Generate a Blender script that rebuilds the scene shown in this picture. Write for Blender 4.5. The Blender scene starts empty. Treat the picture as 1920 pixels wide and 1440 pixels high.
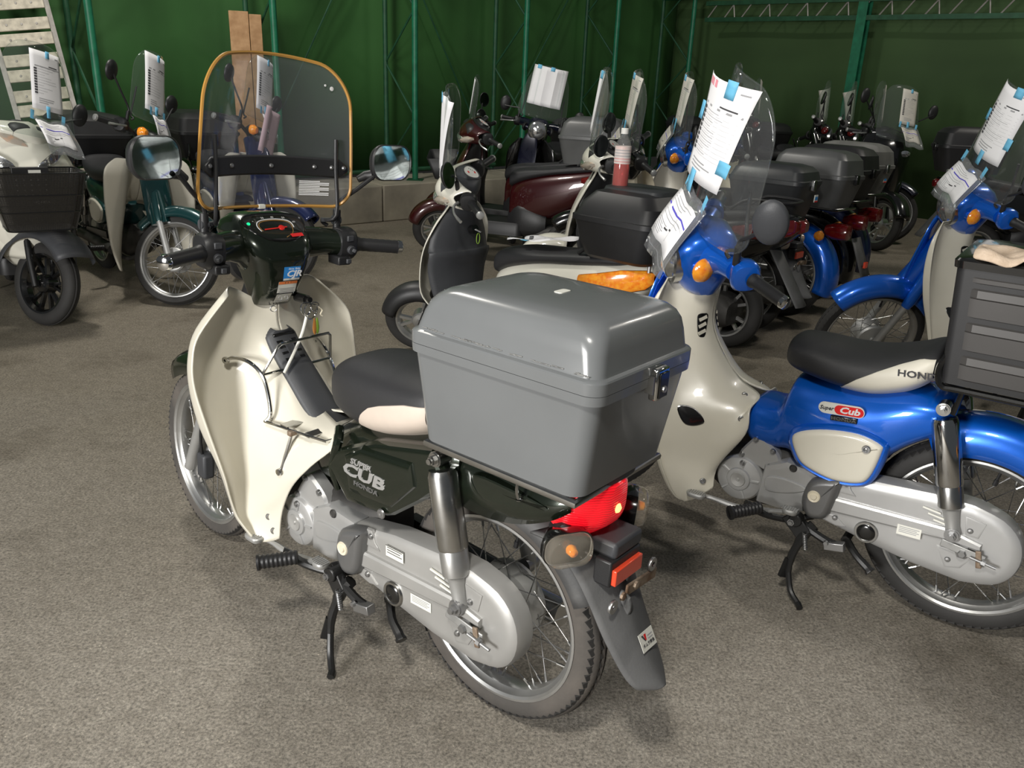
import bpy, math, random
from mathutils import Vector as V, Matrix as MX
from mathutils.bvhtree import BVHTree
R = math.radians
random.seed(7)
SC = bpy.context.scene
COL = SC.collection

# ------------------------------------------------------------------ camera
cd = bpy.data.cameras.new('camera'); cam = bpy.data.objects.new('camera', cd); COL.objects.link(cam)
cd.sensor_width = 36; cd.lens = 1565.8 / 1920 * 36; cd.clip_start = .05; cd.clip_end = 100
_p, _r = R(20.712), R(2.325)
_s, _c = math.sin(_r), math.cos(_r)
right = V((_c, _s * math.sin(_p), _s * math.cos(_p)))
up = V((-_s, _c * math.sin(_p), _c * math.cos(_p)))
back = right.cross(up)
cam.matrix_world = MX.Translation((0, 0, 1.466)) @ MX((right, up, back)).transposed().to_4x4()
SC.camera = cam

# ------------------------------------------------------------------ light
W = bpy.data.worlds.new('world'); SC.world = W; W.use_nodes = True
W.node_tree.nodes['Background'].inputs[0].default_value = (.86, .93, 1, 1)
W.node_tree.nodes['Background'].inputs[1].default_value = .075
SC.view_settings.view_transform = 'Standard'; SC.view_settings.look = 'None'
SC.view_settings.gamma = 1; SC.view_settings.exposure = 0; SC.view_settings.use_curve_mapping = False

def area(name, loc, aim, sx, sy, power, col):
    l = bpy.data.lights.new(name, 'AREA'); l.shape = 'RECTANGLE'; l.size = sx; l.size_y = sy; l.energy = power; l.color = col
    o = bpy.data.objects.new(name, l); COL.objects.link(o); o.location = loc
    o.rotation_euler = (V(aim) - V(loc)).to_track_quat('-Z', 'Y').to_euler()
    return o
# daylight through the big open doorway to the left behind the camera, and the hall's ceiling tubes
area('doorway_daylight', (-3.9, -2.5, 1.85), (0.2, 2.0, .8), 1.7, 1.6, 430, (1, .985, .96))
area('ceiling_lamp_near', (-.45, -.25, 3.3), (.3, 1.9, .3), .36, .36, 74, (1, .965, .89))
area('ceiling_lamp_far', (-2.4, 5.2, 5.0), (-1.3, 6.4, 0), .6, .4, 130, (1, .96, .88))
area('ceiling_light_right', (5.2, 6.2, 5.2), (4.6, 7, 0), 1.4, .3, 85, (1, .94, .85))

# ------------------------------------------------------------------ materials
def lin(h):
    if isinstance(h, str):
        h = [int(h[i:i + 2], 16) / 255 for i in (0, 2, 4)]
        return tuple(c / 12.92 if c <= .04045 else ((c + .055) / 1.055) ** 2.4 for c in h)
    return tuple(h)
MATS = {}
def pm(name, col, rough=.5, metal=0, coat=0, var=0, vs=8, bump=0, bs=200, emit=0, spec=.5, trans=0, col2=None, lo=.35, hi=.65, sheen=0, detail=4):
    if name in MATS: return MATS[name]
    m = bpy.data.materials.new(name); m.use_nodes = True; nt = m.node_tree; b = nt.nodes['Principled BSDF']
    c = lin(col); b.inputs['Base Color'].default_value = (*c, 1); b.inputs['Roughness'].default_value = rough
    b.inputs['Metallic'].default_value = metal; b.inputs['Coat Weight'].default_value = coat; b.inputs['Coat Roughness'].default_value = .04
    b.inputs['Specular IOR Level'].default_value = spec; b.inputs['Transmission Weight'].default_value = trans
    if emit: b.inputs['Emission Color'].default_value = (*c, 1); b.inputs['Emission Strength'].default_value = emit
    tc = nt.nodes.new('ShaderNodeTexCoord')
    if var or col2:
        n = nt.nodes.new('ShaderNodeTexNoise'); n.inputs['Scale'].default_value = vs; n.inputs['Detail'].default_value = detail
        nt.links.new(tc.outputs['Object'], n.inputs['Vector'])
        r = nt.nodes.new('ShaderNodeValToRGB'); r.color_ramp.elements[0].position = lo; r.color_ramp.elements[1].position = hi
        a = lin(col2) if col2 else tuple(min(1, x * (1 + var)) for x in c); d = c if col2 else tuple(x * (1 - var) for x in c)
        r.color_ramp.elements[0].color = (*d, 1); r.color_ramp.elements[1].color = (*a, 1)
        nt.links.new(n.outputs['Fac'], r.inputs['Fac']); nt.links.new(r.outputs['Color'], b.inputs['Base Color'])
    if bump:
        n = nt.nodes.new('ShaderNodeTexNoise'); n.inputs['Scale'].default_value = bs; n.inputs['Detail'].default_value = 3
        nt.links.new(tc.outputs['Object'], n.inputs['Vector'])
        q = nt.nodes.new('ShaderNodeBump'); q.inputs['Strength'].default_value = bump; q.inputs['Distance'].default_value = .002
        nt.links.new(n.outputs['Fac'], q.inputs['Height']); nt.links.new(q.outputs['Normal'], b.inputs['Normal'])
    MATS[name] = m
    return m

def clear(name, tint, gloss=.06, alpha=.0, acol=(.5, .5, .5)):
    """clear sheet: light goes through with a tint, a little haze, mirror-like at grazing angles"""
    m = bpy.data.materials.new(name); m.use_nodes = True; nt = m.node_tree; nt.nodes.clear()
    out = nt.nodes.new('ShaderNodeOutputMaterial'); tr = nt.nodes.new('ShaderNodeBsdfTransparent'); tr.inputs[0].default_value = (*tint, 1)
    gl = nt.nodes.new('ShaderNodeBsdfGlossy'); gl.inputs['Roughness'].default_value = gloss; gl.inputs['Color'].default_value = (1, 1, 1, 1)
    df = nt.nodes.new('ShaderNodeBsdfDiffuse'); df.inputs[0].default_value = (*acol, 1)
    mx0 = nt.nodes.new('ShaderNodeMixShader'); mx0.inputs[0].default_value = alpha
    nt.links.new(tr.outputs[0], mx0.inputs[1]); nt.links.new(df.outputs[0], mx0.inputs[2])
    lw = nt.nodes.new('ShaderNodeLayerWeight'); lw.inputs[0].default_value = .5
    pw = nt.nodes.new('ShaderNodeMath'); pw.operation = 'POWER'; pw.inputs[1].default_value = 4; nt.links.new(lw.outputs['Facing'], pw.inputs[0])
    ma = nt.nodes.new('ShaderNodeMath'); ma.operation = 'MULTIPLY_ADD'; ma.inputs[1].default_value = .6; ma.inputs[2].default_value = .025; nt.links.new(pw.outputs[0], ma.inputs[0])
    mx = nt.nodes.new('ShaderNodeMixShader'); nt.links.new(ma.outputs[0], mx.inputs[0])
    nt.links.new(mx0.outputs[0], mx.inputs[1]); nt.links.new(gl.outputs[0], mx.inputs[2]); nt.links.new(mx.outputs[0], out.inputs[0])
    MATS[name] = m
    return m

CREAM = pm('cream_plastic', 'd6d1c2', .3, coat=.25, var=.04, vs=5)
CREAM_OLD = pm('cream_plastic_worn', 'd9d0ba', .38, coat=.1, var=.06, vs=6)
SKIRT = pm('seat_skirt_pinkish', 'cdbfb2', .55, var=.06, vs=12)
SKIRT_W = pm('seat_skirt_white', 'cfcabc', .5, var=.04, vs=12)
GREEN = pm('dark_green_metallic_paint', (.012, .018, .0105), .25, .5, coat=1, var=.15, vs=900)
BLUE = pm('blue_metallic_paint', (.003, .115, .60), .28, .4, coat=1, var=.08, vs=900)
TEAL = pm('dark_teal_paint', (.004, .040, .042), .3, .3, coat=1)
NAVY = pm('navy_paint', (.008, .016, .07), .3, .3, coat=1)
DARKNAVY = pm('dark_navy_paint', (.006, .007, .02), .25, .3, coat=1)
RED = pm('dark_red_paint', (.035, .002, .003), .3, .2, coat=1)
WHITE = pm('white_paint', 'dfdccf', .3, coat=.6)
BLACKP = pm('gloss_black_paint', (.006, .006, .006), .2, 0, coat=.7)
BLACK = pm('black_plastic', (.014, .014, .015), .45, bump=.15, bs=600)
DKGREY = pm('dark_grey_plastic', (.045, .047, .052), .5, bump=.2, bs=500, var=.08)
FLAP = pm('grey_mudflap_plastic', (.088, .088, .088), .6, var=.25, vs=9, bump=.15, bs=200)
BOXG = pm('grey_box_plastic', (.145, .152, .156), .24, coat=.15, var=.05, vs=4)
BOXD = pm('charcoal_box_plastic', (.03, .032, .034), .4, var=.15, vs=6)
BOXK = pm('black_box_plastic', (.012, .012, .013), .5, var=.2, vs=8)
BOXR = pm('matt_grey_box_panel', (.055, .052, .05), .5, .25, var=.05)
SEAT = pm('black_vinyl', (.020, .020, .022), .5, bump=.35, bs=900)
TYRE = pm('dusty_tyre_rubber', (.105, .092, .08), .85, col2=(.06, .055, .05), vs=7, bump=.3, bs=150)
TREAD = pm('tread_rubber', (.02, .019, .018), .8, bump=.2, bs=200)
TYREK = pm('tyre_rubber', (.022, .021, .02), .75, var=.2, vs=6, bump=.2, bs=150)
ALU = pm('brushed_aluminium', (.50, .50, .49), .34, .85, var=.08, vs=15)
ALUD = pm('dull_cast_aluminium', (.42, .42, .41), .45, .6, var=.12, vs=9)
SILVER = pm('silver_paint', (.50, .50, .495), .36, .55, coat=.15, var=.05, vs=6)
SILVERW = pm('silver_paint_worn', (.44, .435, .42), .42, .5, var=.10, vs=5)
CHROME = pm('chrome', (.62, .62, .61), .1, 1)
CHROMEW = pm('worn_chrome', (.48, .48, .47), .24, 1, var=.12, vs=18)
STEEL = pm('zinc_steel', (.36, .36, .36), .38, .9)
GUN = pm('gunmetal_plastic', (.20, .20, .20), .36, .6)
RUST = pm('rusty_steel', (.17, .10, .06), .6, .5, col2=(.30, .24, .18), vs=30)
FRAME = pm('black_frame_paint', (.012, .012, .012), .4)
ENGINE = pm('dark_engine_metal', (.05, .048, .045), .6, .4, var=.3, vs=12)
MIRROR = pm('mirror_glass', (.62, .68, .66), .04, 1, var=.12, vs=30)
REDLENS = pm('lit_red_lens', (.70, .006, .014), .2, coat=.6, emit=.9)
BULB = pm('lit_bulb', (1, .30, .10), .3, emit=3.5)
REDDARK = pm('red_lens_unlit', (.13, .005, .006), .15, coat=1)
REFL = pm('red_orange_reflector', (.75, .06, .02), .3, coat=.6)
ORANGE = pm('orange_lens', (.85, .20, .012), .18, coat=1, col2=(.95, .38, .03), vs=60)
CLEARLENS = pm('clear_lens_amber_bulb', (.42, .37, .31), .12, coat=1, col2=(.62, .36, .22), vs=22, lo=.5, hi=.75)
HEAD = pm('headlight_reflector', (.75, .76, .76), .1, .9, var=.2, vs=25)
PAPER = pm('white_paper', 'e9e8ea', .8, var=.015, vs=14)
PAPERG = pm('greyish_paper', 'c9c5bb', .8, var=.04, vs=14)
PINK = pm('pale_pink_paper', 'b9a0a6', .8, var=.05)
INK = pm('printed_ink', (.05, .05, .055), .8)
INKG = pm('grey_ink', (.34, .34, .35), .8)
INKB = pm('blue_ink', (.09, .07, .52), .8)
INKP = pm('pink_stamp_ink', (.80, .30, .36), .8)
TAPE = pm('blue_masking_tape', (.15, .47, .70), .6)
GOLD = pm('amber_edge_trim', (.42, .22, .05), .3, .1, coat=.5)
STICKW = pm('white_sticker', 'dcdbd2', .5)
STICKB = pm('blue_sticker', (.03, .24, .62), .45)
STICKO = pm('orange_sticker', (.80, .22, .06), .5)
STICKR = pm('red_sticker', (.70, .02, .02), .4)
WHITEINK = pm('white_lettering', (.75, .75, .75), .5)
METALINK = pm('silver_lettering', (.62, .62, .62), .3, .7)
DIAL = pm('black_dial', (.018, .018, .018), .5)
NEEDLE = pm('red_needle', (.75, .02, .015), .5)
GREENLED = pm('lit_green_lamp', (.01, .75, .28), .3, emit=1.1)
TOWEL = pm('beige_towel_cloth', 'cdb9a4', .95, col2='b9a48e', vs=40, bump=.8, bs=260)
CONC = pm('old_concrete', (.40, .36, .28), .85, col2=(.22, .20, .16), vs=2.5, bump=.5, bs=40, detail=8)
WOOD = pm('raw_timber', (.50, .30, .15), .7, col2=(.36, .20, .09), vs=14)
LADDER = pm('pale_ladder_boards', (.55, .50, .40), .7, var=.2, vs=25)
LADDERS = pm('worn_aluminium_rail', (.36, .34, .31), .5, .5, var=.2, vs=12)
POST = pm('green_post_paint', (.010, .14, .07), .45, var=.2, vs=12)
POSTD = pm('dark_green_post_paint', (.012, .07, .03), .55, var=.2, vs=12)
OLIVE = pm('olive_paint', (.12, .14, .06), .5)
LEAF = pm('key_fob_leather', (.55, .22, .05), .5)
LEAFG = pm('key_fob_green', (.25, .42, .05), .5)
LIQ = pm('red_drink', (.80, .055, .03), .08, trans=.55)
CAPW = pm('white_cap', 'd9d8d2', .5)
SCREEN = clear('clear_screen', (.93, .95, .94), .03, .03, (.6, .6, .62))
SCREENS = clear('smoky_clear_screen', (.90, .91, .93), .04, .055, (.5, .51, .54))
BAG = clear('clear_plastic_sleeve', (.93, .94, .95), .12, .10, (.8, .8, .82))
PETW = clear('clear_bottle_plastic', (.94, .95, .94), .05, .10, (.7, .7, .7))
METERG = clear('meter_cover', (.97, .97, .97), .05, .0)
def lit_lens():
    m = REDLENS; nt = m.node_tree; b = nt.nodes['Principled BSDF']; tc = nt.nodes.new('ShaderNodeTexCoord')
    w = nt.nodes.new('ShaderNodeTexWave'); w.bands_direction = 'Z'; w.inputs['Scale'].default_value = 60; w.inputs['Distortion'].default_value = 3
    r = nt.nodes.new('ShaderNodeMapRange'); r.inputs['To Min'].default_value = .25; r.inputs['To Max'].default_value = .85
    nt.links.new(tc.outputs['Object'], w.inputs['Vector']); nt.links.new(w.outputs['Fac'], r.inputs['Value']); nt.links.new(r.outputs[0], b.inputs['Emission Strength'])
    q = nt.nodes.new('ShaderNodeBump'); q.inputs['Strength'].default_value = .3; q.inputs['Distance'].default_value = .003; nt.links.new(w.outputs['Fac'], q.inputs['Height']); nt.links.new(q.outputs[0], b.inputs['Normal'])
lit_lens()
WLENS = clear('clear_winker_lens', (.97, .95, .91), .08, .10, (.85, .78, .66))
SMOKE = clear('smoked_basket_mesh', (.35, .34, .33), .4, .55, (.03, .028, .025))

# ------------------------------------------------------------------ mesh tools
def cr(pts, k=4, closed=False):
    """Catmull-Rom through points of any dimension"""
    n = len(pts); out = []
    g = (lambda i: pts[i % n]) if closed else (lambda i: pts[max(0, min(n - 1, i))])
    for i in range(n if closed else n - 1):
        a, b, c, d = g(i - 1), g(i), g(i + 1), g(i + 2)
        for j in range(k):
            t = j / k
            out.append(tuple(.5 * (2 * q + (r - p) * t + (2 * p - 5 * q + 4 * r - s) * t * t + (3 * q - p - 3 * r + s) * t ** 3) for p, q, r, s in zip(a, b, c, d)))
    if not closed: out.append(tuple(pts[-1]))
    return out

class M:
    def __init__(s): s.v = []; s.f = []; s.mi = []; s.m = 0
    def add(s, vs, fs):
        o = len(s.v); s.v += [tuple(p) for p in vs]
        for f in fs: s.f.append([i + o for i in f]); s.mi.append(s.m)
        return s
    def loft(s, rings, close=True, c0=True, c1=True):
        n = len(rings[0]); fs = []
        for i in range(len(rings) - 1):
            for j in range(n if close else n - 1):
                k = (j + 1) % n; fs.append((i * n + j, i * n + k, (i + 1) * n + k, (i + 1) * n + j))
        if close and c0: fs.append(tuple(range(n))[::-1])
        if close and c1: fs.append(tuple((len(rings) - 1) * n + j for j in range(n)))
        return s.add([p for r in rings for p in r], fs)
    def grid(s, rows): return s.loft(rows, close=False)
    def tube(s, pts, r, n=8, closed=False, k=0):
        if k: pts = cr(pts, k, closed)
        P = [V(p) for p in pts]; m = len(P)
        rr = r if isinstance(r, (list, tuple)) else [r] * m
        if len(rr) != m: rr = [rr[min(len(rr) - 1, int(i / (m - 1) * (len(rr) - 1) + .5))] for i in range(m)]
        rings = []; N = None
        for i in range(m):
            a = P[(i - 1) % m] if closed or i else P[0]; b = P[(i + 1) % m] if closed or i < m - 1 else P[-1]
            T = (b - a).normalized() if (b - a).length > 1e-9 else V((0, 0, 1))
            if N is None: N = T.orthogonal().normalized()
            else:
                N = N - T * N.dot(T); N = N.normalized() if N.length > 1e-6 else T.orthogonal().normalized()
            B = T.cross(N)
            rings.append([P[i] + (N * math.cos(2 * math.pi * j / n) + B * math.sin(2 * math.pi * j / n)) * rr[i] for j in range(n)])
        if closed: rings.append(rings[0])
        return s.loft(rings, True, not closed, not closed)
    def lathe(s, prof, o=(0, 0, 0), ax=(0, 1, 0), n=24, close=False, a0=0, a1=None):
        """profile of (radius, height along axis)"""
        A = V(ax).normalized(); U = A.orthogonal().normalized() if abs(A.y) < .99 else V((1, 0, 0)); B = A.cross(U); o = V(o)
        full = a1 is None; rings = []
        for j in range(n if full else n + 1):
            t = a0 + ((2 * math.pi) if full else (a1 - a0)) * j / n
            d = U * math.cos(t) + B * math.sin(t)
            rings.append([o + d * r + A * h for r, h in prof])
        if full: rings.append(rings[0])
        return s.loft(rings, close, False, False)
    def cyl(s, a, b, r, n=12, r2=None):
        a, b = V(a), V(b); return s.tube([a, b], [r, r if r2 is None else r2], n)
    def box(s, lo, hi, mtx=None):
        (a, b, c), (d, e, f) = lo, hi
        vs = [V(p) for p in ((a, b, c), (d, b, c), (d, e, c), (a, e, c), (a, b, f), (d, b, f), (d, e, f), (a, e, f))]
        if mtx is not None: vs = [mtx @ p for p in vs]
        return s.add(vs, [(3, 2, 1, 0), (4, 5, 6, 7), (0, 1, 5, 4), (1, 2, 6, 5), (2, 3, 7, 6), (3, 0, 4, 7)])
    def bar(s, a, b, w, h, upv=(0, 0, 1)):
        a, b = V(a), V(b); T = (b - a).normalized(); S = T.cross(V(upv))
        S = S.normalized() if S.length > 1e-6 else T.orthogonal().normalized(); U = S.cross(T)
        rings = [[p + S * x + U * y for x, y in ((-w / 2, -h / 2), (w / 2, -h / 2), (w / 2, h / 2), (-w / 2, h / 2))] for p in (a, b)]
        return s.loft(rings)
    def pillow(s, outline, prof, side=1, back=True):
        """outline in (x,z); prof of (inset, y): a plate with shaped rim standing off the y plane"""
        n = len(outline); ar = sum(outline[i][0] * outline[(i + 1) % n][1] - outline[(i + 1) % n][0] * outline[i][1] for i in range(n))
        sg = 1 if ar > 0 else -1; nr = []
        for i in range(n):
            a, b = outline[i - 1], outline[(i + 1) % n]; t = V((b[0] - a[0], b[1] - a[1])); t.normalize(); nr.append((-t.y * sg, t.x * sg))
        rings = [[(p[0] + q[0] * ins, y * side, p[1] + q[1] * ins) for p, q in zip(outline, nr)] for ins, y in prof]
        cx, cz = sum(p[0] for p in rings[-1]) / n, sum(p[2] for p in rings[-1]) / n
        for k in (.9, .5, .12): rings.append([(cx + (p[0] - cx) * k, p[1], cz + (p[2] - cz) * k) for p in rings[len(prof) - 1]])
        return s.loft(rings, True, back, True)
    def mirror(s):
        o = len(s.v); nf = len(s.f); s.v += [(x, -y, z) for x, y, z in s.v]
        for i in range(nf): s.f.append([q + o for q in s.f[i]][::-1]); s.mi.append(s.mi[i])
        return s
    def xf(s, m, i0=0):
        s.v = s.v[:i0] + [tuple(m @ V(p)) for p in s.v[i0:]]; return s
    def bvh(s): return BVHTree.FromPolygons([V(p) for p in s.v], s.f)

def mesh(name, g, mat, ang=40):
    me = bpy.data.meshes.new(name); me.from_pydata(g.v, [], g.f)
    ms = mat if isinstance(mat, (list, tuple)) else [mat]
    for m in ms: me.materials.append(m)
    if len(ms) > 1: me.polygons.foreach_set('material_index', g.mi)
    me.polygons.foreach_set('use_smooth', [True] * len(me.polygons)); me.update()
    import bmesh
    b = bmesh.new(); b.from_mesh(me); bmesh.ops.recalc_face_normals(b, faces=b.faces); b.to_mesh(me); b.free()
    if ang < 180: me.set_sharp_from_angle(angle=R(ang))
    return me
def obj(name, g, mat, par=None, mtx=None, ang=40, bev=0, sol=0, sub=0, kind=None, label=None):
    me = g if isinstance(g, bpy.types.Mesh) else mesh(name, g, mat, ang)
    o = bpy.data.objects.new(name, me); COL.objects.link(o)
    if par is not None: o.parent = par
    if mtx is not None: o.matrix_basis = mtx
    if sol: q = o.modifiers.new('thick', 'SOLIDIFY'); q.thickness = abs(sol); q.offset = 1 if sol > 0 else -1
    if bev: q = o.modifiers.new('edge', 'BEVEL'); q.width = bev; q.segments = 2; q.limit_method = 'ANGLE'; q.angle_limit = R(40)
    if sub: q = o.modifiers.new('sub', 'SUBSURF'); q.levels = q.render_levels = sub
    if kind: o['kind'] = kind
    if label: o['label'] = label
    return o
def empty(name, mtx, label, cat, group=None):
    o = bpy.data.objects.new(name, None); COL.objects.link(o); o.matrix_basis = mtx; o.empty_display_size = .1
    return tag(o, label, cat, group)
def tag(o, label, cat, group=None):
    o['label'] = label; o['category'] = cat
    if group: o['group'] = group
    return o
def axes(o, x, y):
    """matrix with local X along x, local Y along y (letters read along X)"""
    x = V(x).normalized(); z = x.cross(V(y)).normalized(); y = z.cross(x)
    m = MX((x, y, z)).transposed().to_4x4(); m.translation = V(o); return m
TXT = {}
def text(name, s, size, mat, par, mtx, ext=.0006, sx=1, shear=0, bold=0):
    c = bpy.data.curves.new(name, 'FONT'); c.body = s; c.size = size; c.align_x = 'CENTER'; c.align_y = 'CENTER'
    c.extrude = ext; c.shear = shear; c.offset = bold; c.resolution_u = 2; c.materials.append(mat)
    k = (s, size, ext, shear, bold, mat.name)
    if k not in TXT:
        t = bpy.data.objects.new('tmp', c); COL.objects.link(t); dg = bpy.context.evaluated_depsgraph_get()
        TXT[k] = bpy.data.meshes.new_from_object(t.evaluated_get(dg)); TXT[k].name = name; bpy.data.objects.remove(t)
    o = bpy.data.objects.new(name, TXT[k]); COL.objects.link(o)
    if par is not None: o.parent = par
    o.matrix_basis = mtx @ MX.Diagonal((sx, 1, 1, 1)); return o
def drape(g, bvh, pts, d, off=.002):
    """a thin sticker: grid rows of points dropped along d on a surface"""
    d = V(d).normalized(); rows = []
    for row in pts:
        rr = []
        for p in row:
            h = bvh.ray_cast(V(p) - d * .3, d)
            rr.append((h[0] - d * off) if h[0] is not None else V(p) - d * off)
        rows.append(rr)
    return g.grid(rows)
def gridpts(c, ux, uy, w, h, nu=6, nv=4):
    c, ux, uy = V(c), V(ux).normalized(), V(uy).normalized()
    return [[c + ux * (w * (i / nu - .5)) + uy * (h * (.5 - j / nv)) for i in range(nu + 1)] for j in range(nv + 1)]
def ell(x, zc, hz, hy, n=24, e=2.6, yc=0):
    out = []
    for j in range(n):
        t = 2 * math.pi * j / n; c, s_ = math.cos(t), math.sin(t)
        out.append((x, yc + hy * math.copysign(abs(c) ** (2 / e), c), zc + hz * math.copysign(abs(s_) ** (2 / e), s_)))
    return out
def loftx(g, st, k=4, n=28, e=2.8):
    """stations of (x, z bottom, z top, half width)"""
    return g.loft([ell(x, (a + b) / 2, (b - a) / 2, h, n, e) for x, a, b, h in cr(st, k)])
def archx(g, st, k=4, n=14, e=3.2):
    """open-bottomed skin over stations of (x, z bottom, z top, half width)"""
    rows = []
    for x, a, b, h in cr(st, k):
        row = []
        for j in range(n + 1):
            t = math.pi * j / n; c, s_ = math.cos(t), math.sin(t)
            row.append((x, h * math.copysign(abs(c) ** (2 / e), c), a + (b - a) * abs(s_) ** (2 / e)))
        rows.append(row)
    return g.grid(rows)
def rrect(w, h, r, n=5, cx=0, cy=0):
    out = []
    for sx, sy, a0 in ((1, 1, 0), (-1, 1, 90), (-1, -1, 180), (1, -1, 270)):
        for j in range(n + 1):
            a = R(a0 + 90 * j / n); out.append((cx + sx * (w / 2 - r) + r * math.cos(a), cy + sy * (h / 2 - r) + r * math.sin(a)))
    return out
def rbox(g, secs, n=6):
    """rounded-rectangle column: sections (z, x0, x1, half y, corner radius)"""
    rings = []
    for z, x0, x1, hy, r in secs: rings.append([(x, y, z) for x, y in rrect(x1 - x0, 2 * hy, r, n, (x0 + x1) / 2)])
    return g.loft(rings)
# ------------------------------------------------------------------ the hall
def floor_mat():
    m = bpy.data.materials.new('worn_asphalt_floor'); m.use_nodes = True; nt = m.node_tree; b = nt.nodes['Principled BSDF']; L = nt.links.new
    tc = nt.nodes.new('ShaderNodeTexCoord')
    def noise(sc, det, lo, hi, c0, c1, rough=.6):
        n = nt.nodes.new('ShaderNodeTexNoise'); n.inputs['Scale'].default_value = sc; n.inputs['Detail'].default_value = det; n.inputs['Roughness'].default_value = rough
        L(tc.outputs['Object'], n.inputs['Vector'])
        r = nt.nodes.new('ShaderNodeValToRGB'); r.color_ramp.elements[0].position = lo; r.color_ramp.elements[1].position = hi
        r.color_ramp.elements[0].color = (*c0, 1); r.color_ramp.elements[1].color = (*c1, 1); L(n.outputs['Fac'], r.inputs['Fac']); return r, n
    def mul(a, c, f=1):
        x = nt.nodes.new('ShaderNodeMix'); x.data_type = 'RGBA'; x.blend_type = 'MULTIPLY'; x.inputs[0].default_value = f
        L(a, x.inputs[6]); L(c, x.inputs[7]); return x.outputs[2]
    base, _ = noise(.7, 5, .35, .68, (.270, .247, .214), (.345, .320, .284))
    fine, nf = noise(120, 5, .36, .66, (.40, .40, .40), (1.42, 1.41, 1.38), .78)
    mid, _ = noise(26, 6, .3, .62, (.82, .81, .80), (1.08, 1.08, 1.08))
    stain, _ = noise(1.9, 4, .30, .46, (.62, .60, .57), (1, 1, 1))
    v = nt.nodes.new('ShaderNodeTexVoronoi'); v.inputs['Scale'].default_value = 42; L(tc.outputs['Object'], v.inputs['Vector'])
    vr = nt.nodes.new('ShaderNodeValToRGB'); vr.color_ramp.elements[0].position = .055; vr.color_ramp.elements[1].position = .085
    vr.color_ramp.elements[0].color = (2.3, 2.25, 2.15, 1); vr.color_ramp.elements[1].color = (1, 1, 1, 1); L(v.outputs['Distance'], vr.inputs['Fac'])
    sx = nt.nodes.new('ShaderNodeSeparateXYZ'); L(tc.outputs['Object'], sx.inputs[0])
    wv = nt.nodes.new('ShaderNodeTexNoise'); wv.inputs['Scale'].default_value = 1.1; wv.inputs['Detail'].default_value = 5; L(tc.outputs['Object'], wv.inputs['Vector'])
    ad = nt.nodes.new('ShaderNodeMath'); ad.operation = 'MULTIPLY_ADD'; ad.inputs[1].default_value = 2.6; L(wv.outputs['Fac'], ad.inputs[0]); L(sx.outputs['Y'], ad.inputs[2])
    back_tone = nt.nodes.new('ShaderNodeValToRGB'); mr = nt.nodes.new('ShaderNodeMapRange'); mr.inputs['From Min'].default_value = 3.1; mr.inputs['From Max'].default_value = 5.0; L(ad.outputs[0], mr.inputs['Value'])
    back_tone.color_ramp.elements[0].color = (.98, .97, .95, 1); back_tone.color_ramp.elements[1].color = (.70, .67, .60, 1); L(mr.outputs[0], back_tone.inputs['Fac'])   # floor colour turns darker and browner further back, with an uneven edge
    c = mul(base.outputs[0], back_tone.outputs[0]); c = mul(c, fine.outputs[0]); c = mul(c, mid.outputs[0]); c = mul(c, stain.outputs[0], .8); c = mul(c, vr.outputs[0], .7)
    L(c, b.inputs['Base Color']); b.inputs['Roughness'].default_value = .72; b.inputs['Specular IOR Level'].default_value = .35
    q = nt.nodes.new('ShaderNodeBump'); q.inputs['Strength'].default_value = .55; q.inputs['Distance'].default_value = .004
    L(nf.outputs['Fac'], q.inputs['Height']); L(q.outputs[0], b.inputs['Normal'])
    return m
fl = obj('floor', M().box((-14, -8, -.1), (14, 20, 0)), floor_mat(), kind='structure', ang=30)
WALLM = pm('green_wall_sheet', (.026, .098, .020), .75, var=.22, vs=.9)
WALLM2 = pm('olive_green_wall_sheet', (.040, .085, .024), .75, var=.15, vs=.8)
D2 = V((.7239, .6899, 0)); N2 = V((.6899, -.7239, 0)); UPZ = V((0, 0, 1))
def P2(i): return V((-1.078 + 1.0787 * i, 8.75 + 1.0281 * i, 0))
W0 = P2(0) - N2 * .74
g = M()
rows = []
for t in [x * .25 for x in range(-28, 21)]:                          # shallow folds of the sheet between columns
    off = .035 * math.sin(t * 4.2) + .02 * math.sin(t * 9)
    p = W0 + D2 * min(t, 4.966) + N2 * off; rows.append([p + UPZ * .34, p + UPZ * 1.6, p + UPZ * 3.2, p + UPZ * 5.4])
g.grid(rows)
obj('wall_left', g, WALLM, kind='structure', sol=-.05)
cor = W0 + D2 * 4.966
g = M(); rows = []
for k in range(0, 77):
    p = cor + N2 * (k * .25) + D2 * (.02 * math.sin(k * .9)); rows.append([p, p + UPZ * 1.6, p + UPZ * 3.2, p + UPZ * 5.4])
g.grid(rows)
obj('wall_right', g, WALLM2, kind='structure', sol=.05)
cd_ = V((math.cos(R(40)), math.sin(R(40)), 0)); cn = V((cd_.y, -cd_.x, 0)); c0 = V((-1.33, 8.25, 0))
cb = M()
for k in range(-9, 3):                                               # cast concrete kerb in lengths
    a = c0 + cd_ * (k * .92 + .006); b = c0 + cd_ * ((k + 1) * .92 - .006); h = .355 + random.uniform(-.006, .006)
    q = M(); w = -cn * .70
    q.add([a, b, b + w, a + w, a + UPZ * h, b + UPZ * h, b + w + UPZ * h, a + w + UPZ * h], [(3, 2, 1, 0), (4, 5, 6, 7), (0, 1, 5, 4), (1, 2, 6, 5), (2, 3, 7, 6), (3, 0, 4, 7)])
    if k == -9: kerb = empty('concrete_kerb', MX(), 'low weathered concrete kerb running along the foot of the green wall', 'kerb')
    obj('kerb_block', q, CONC, kerb, bev=.012, ang=30)
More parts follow.
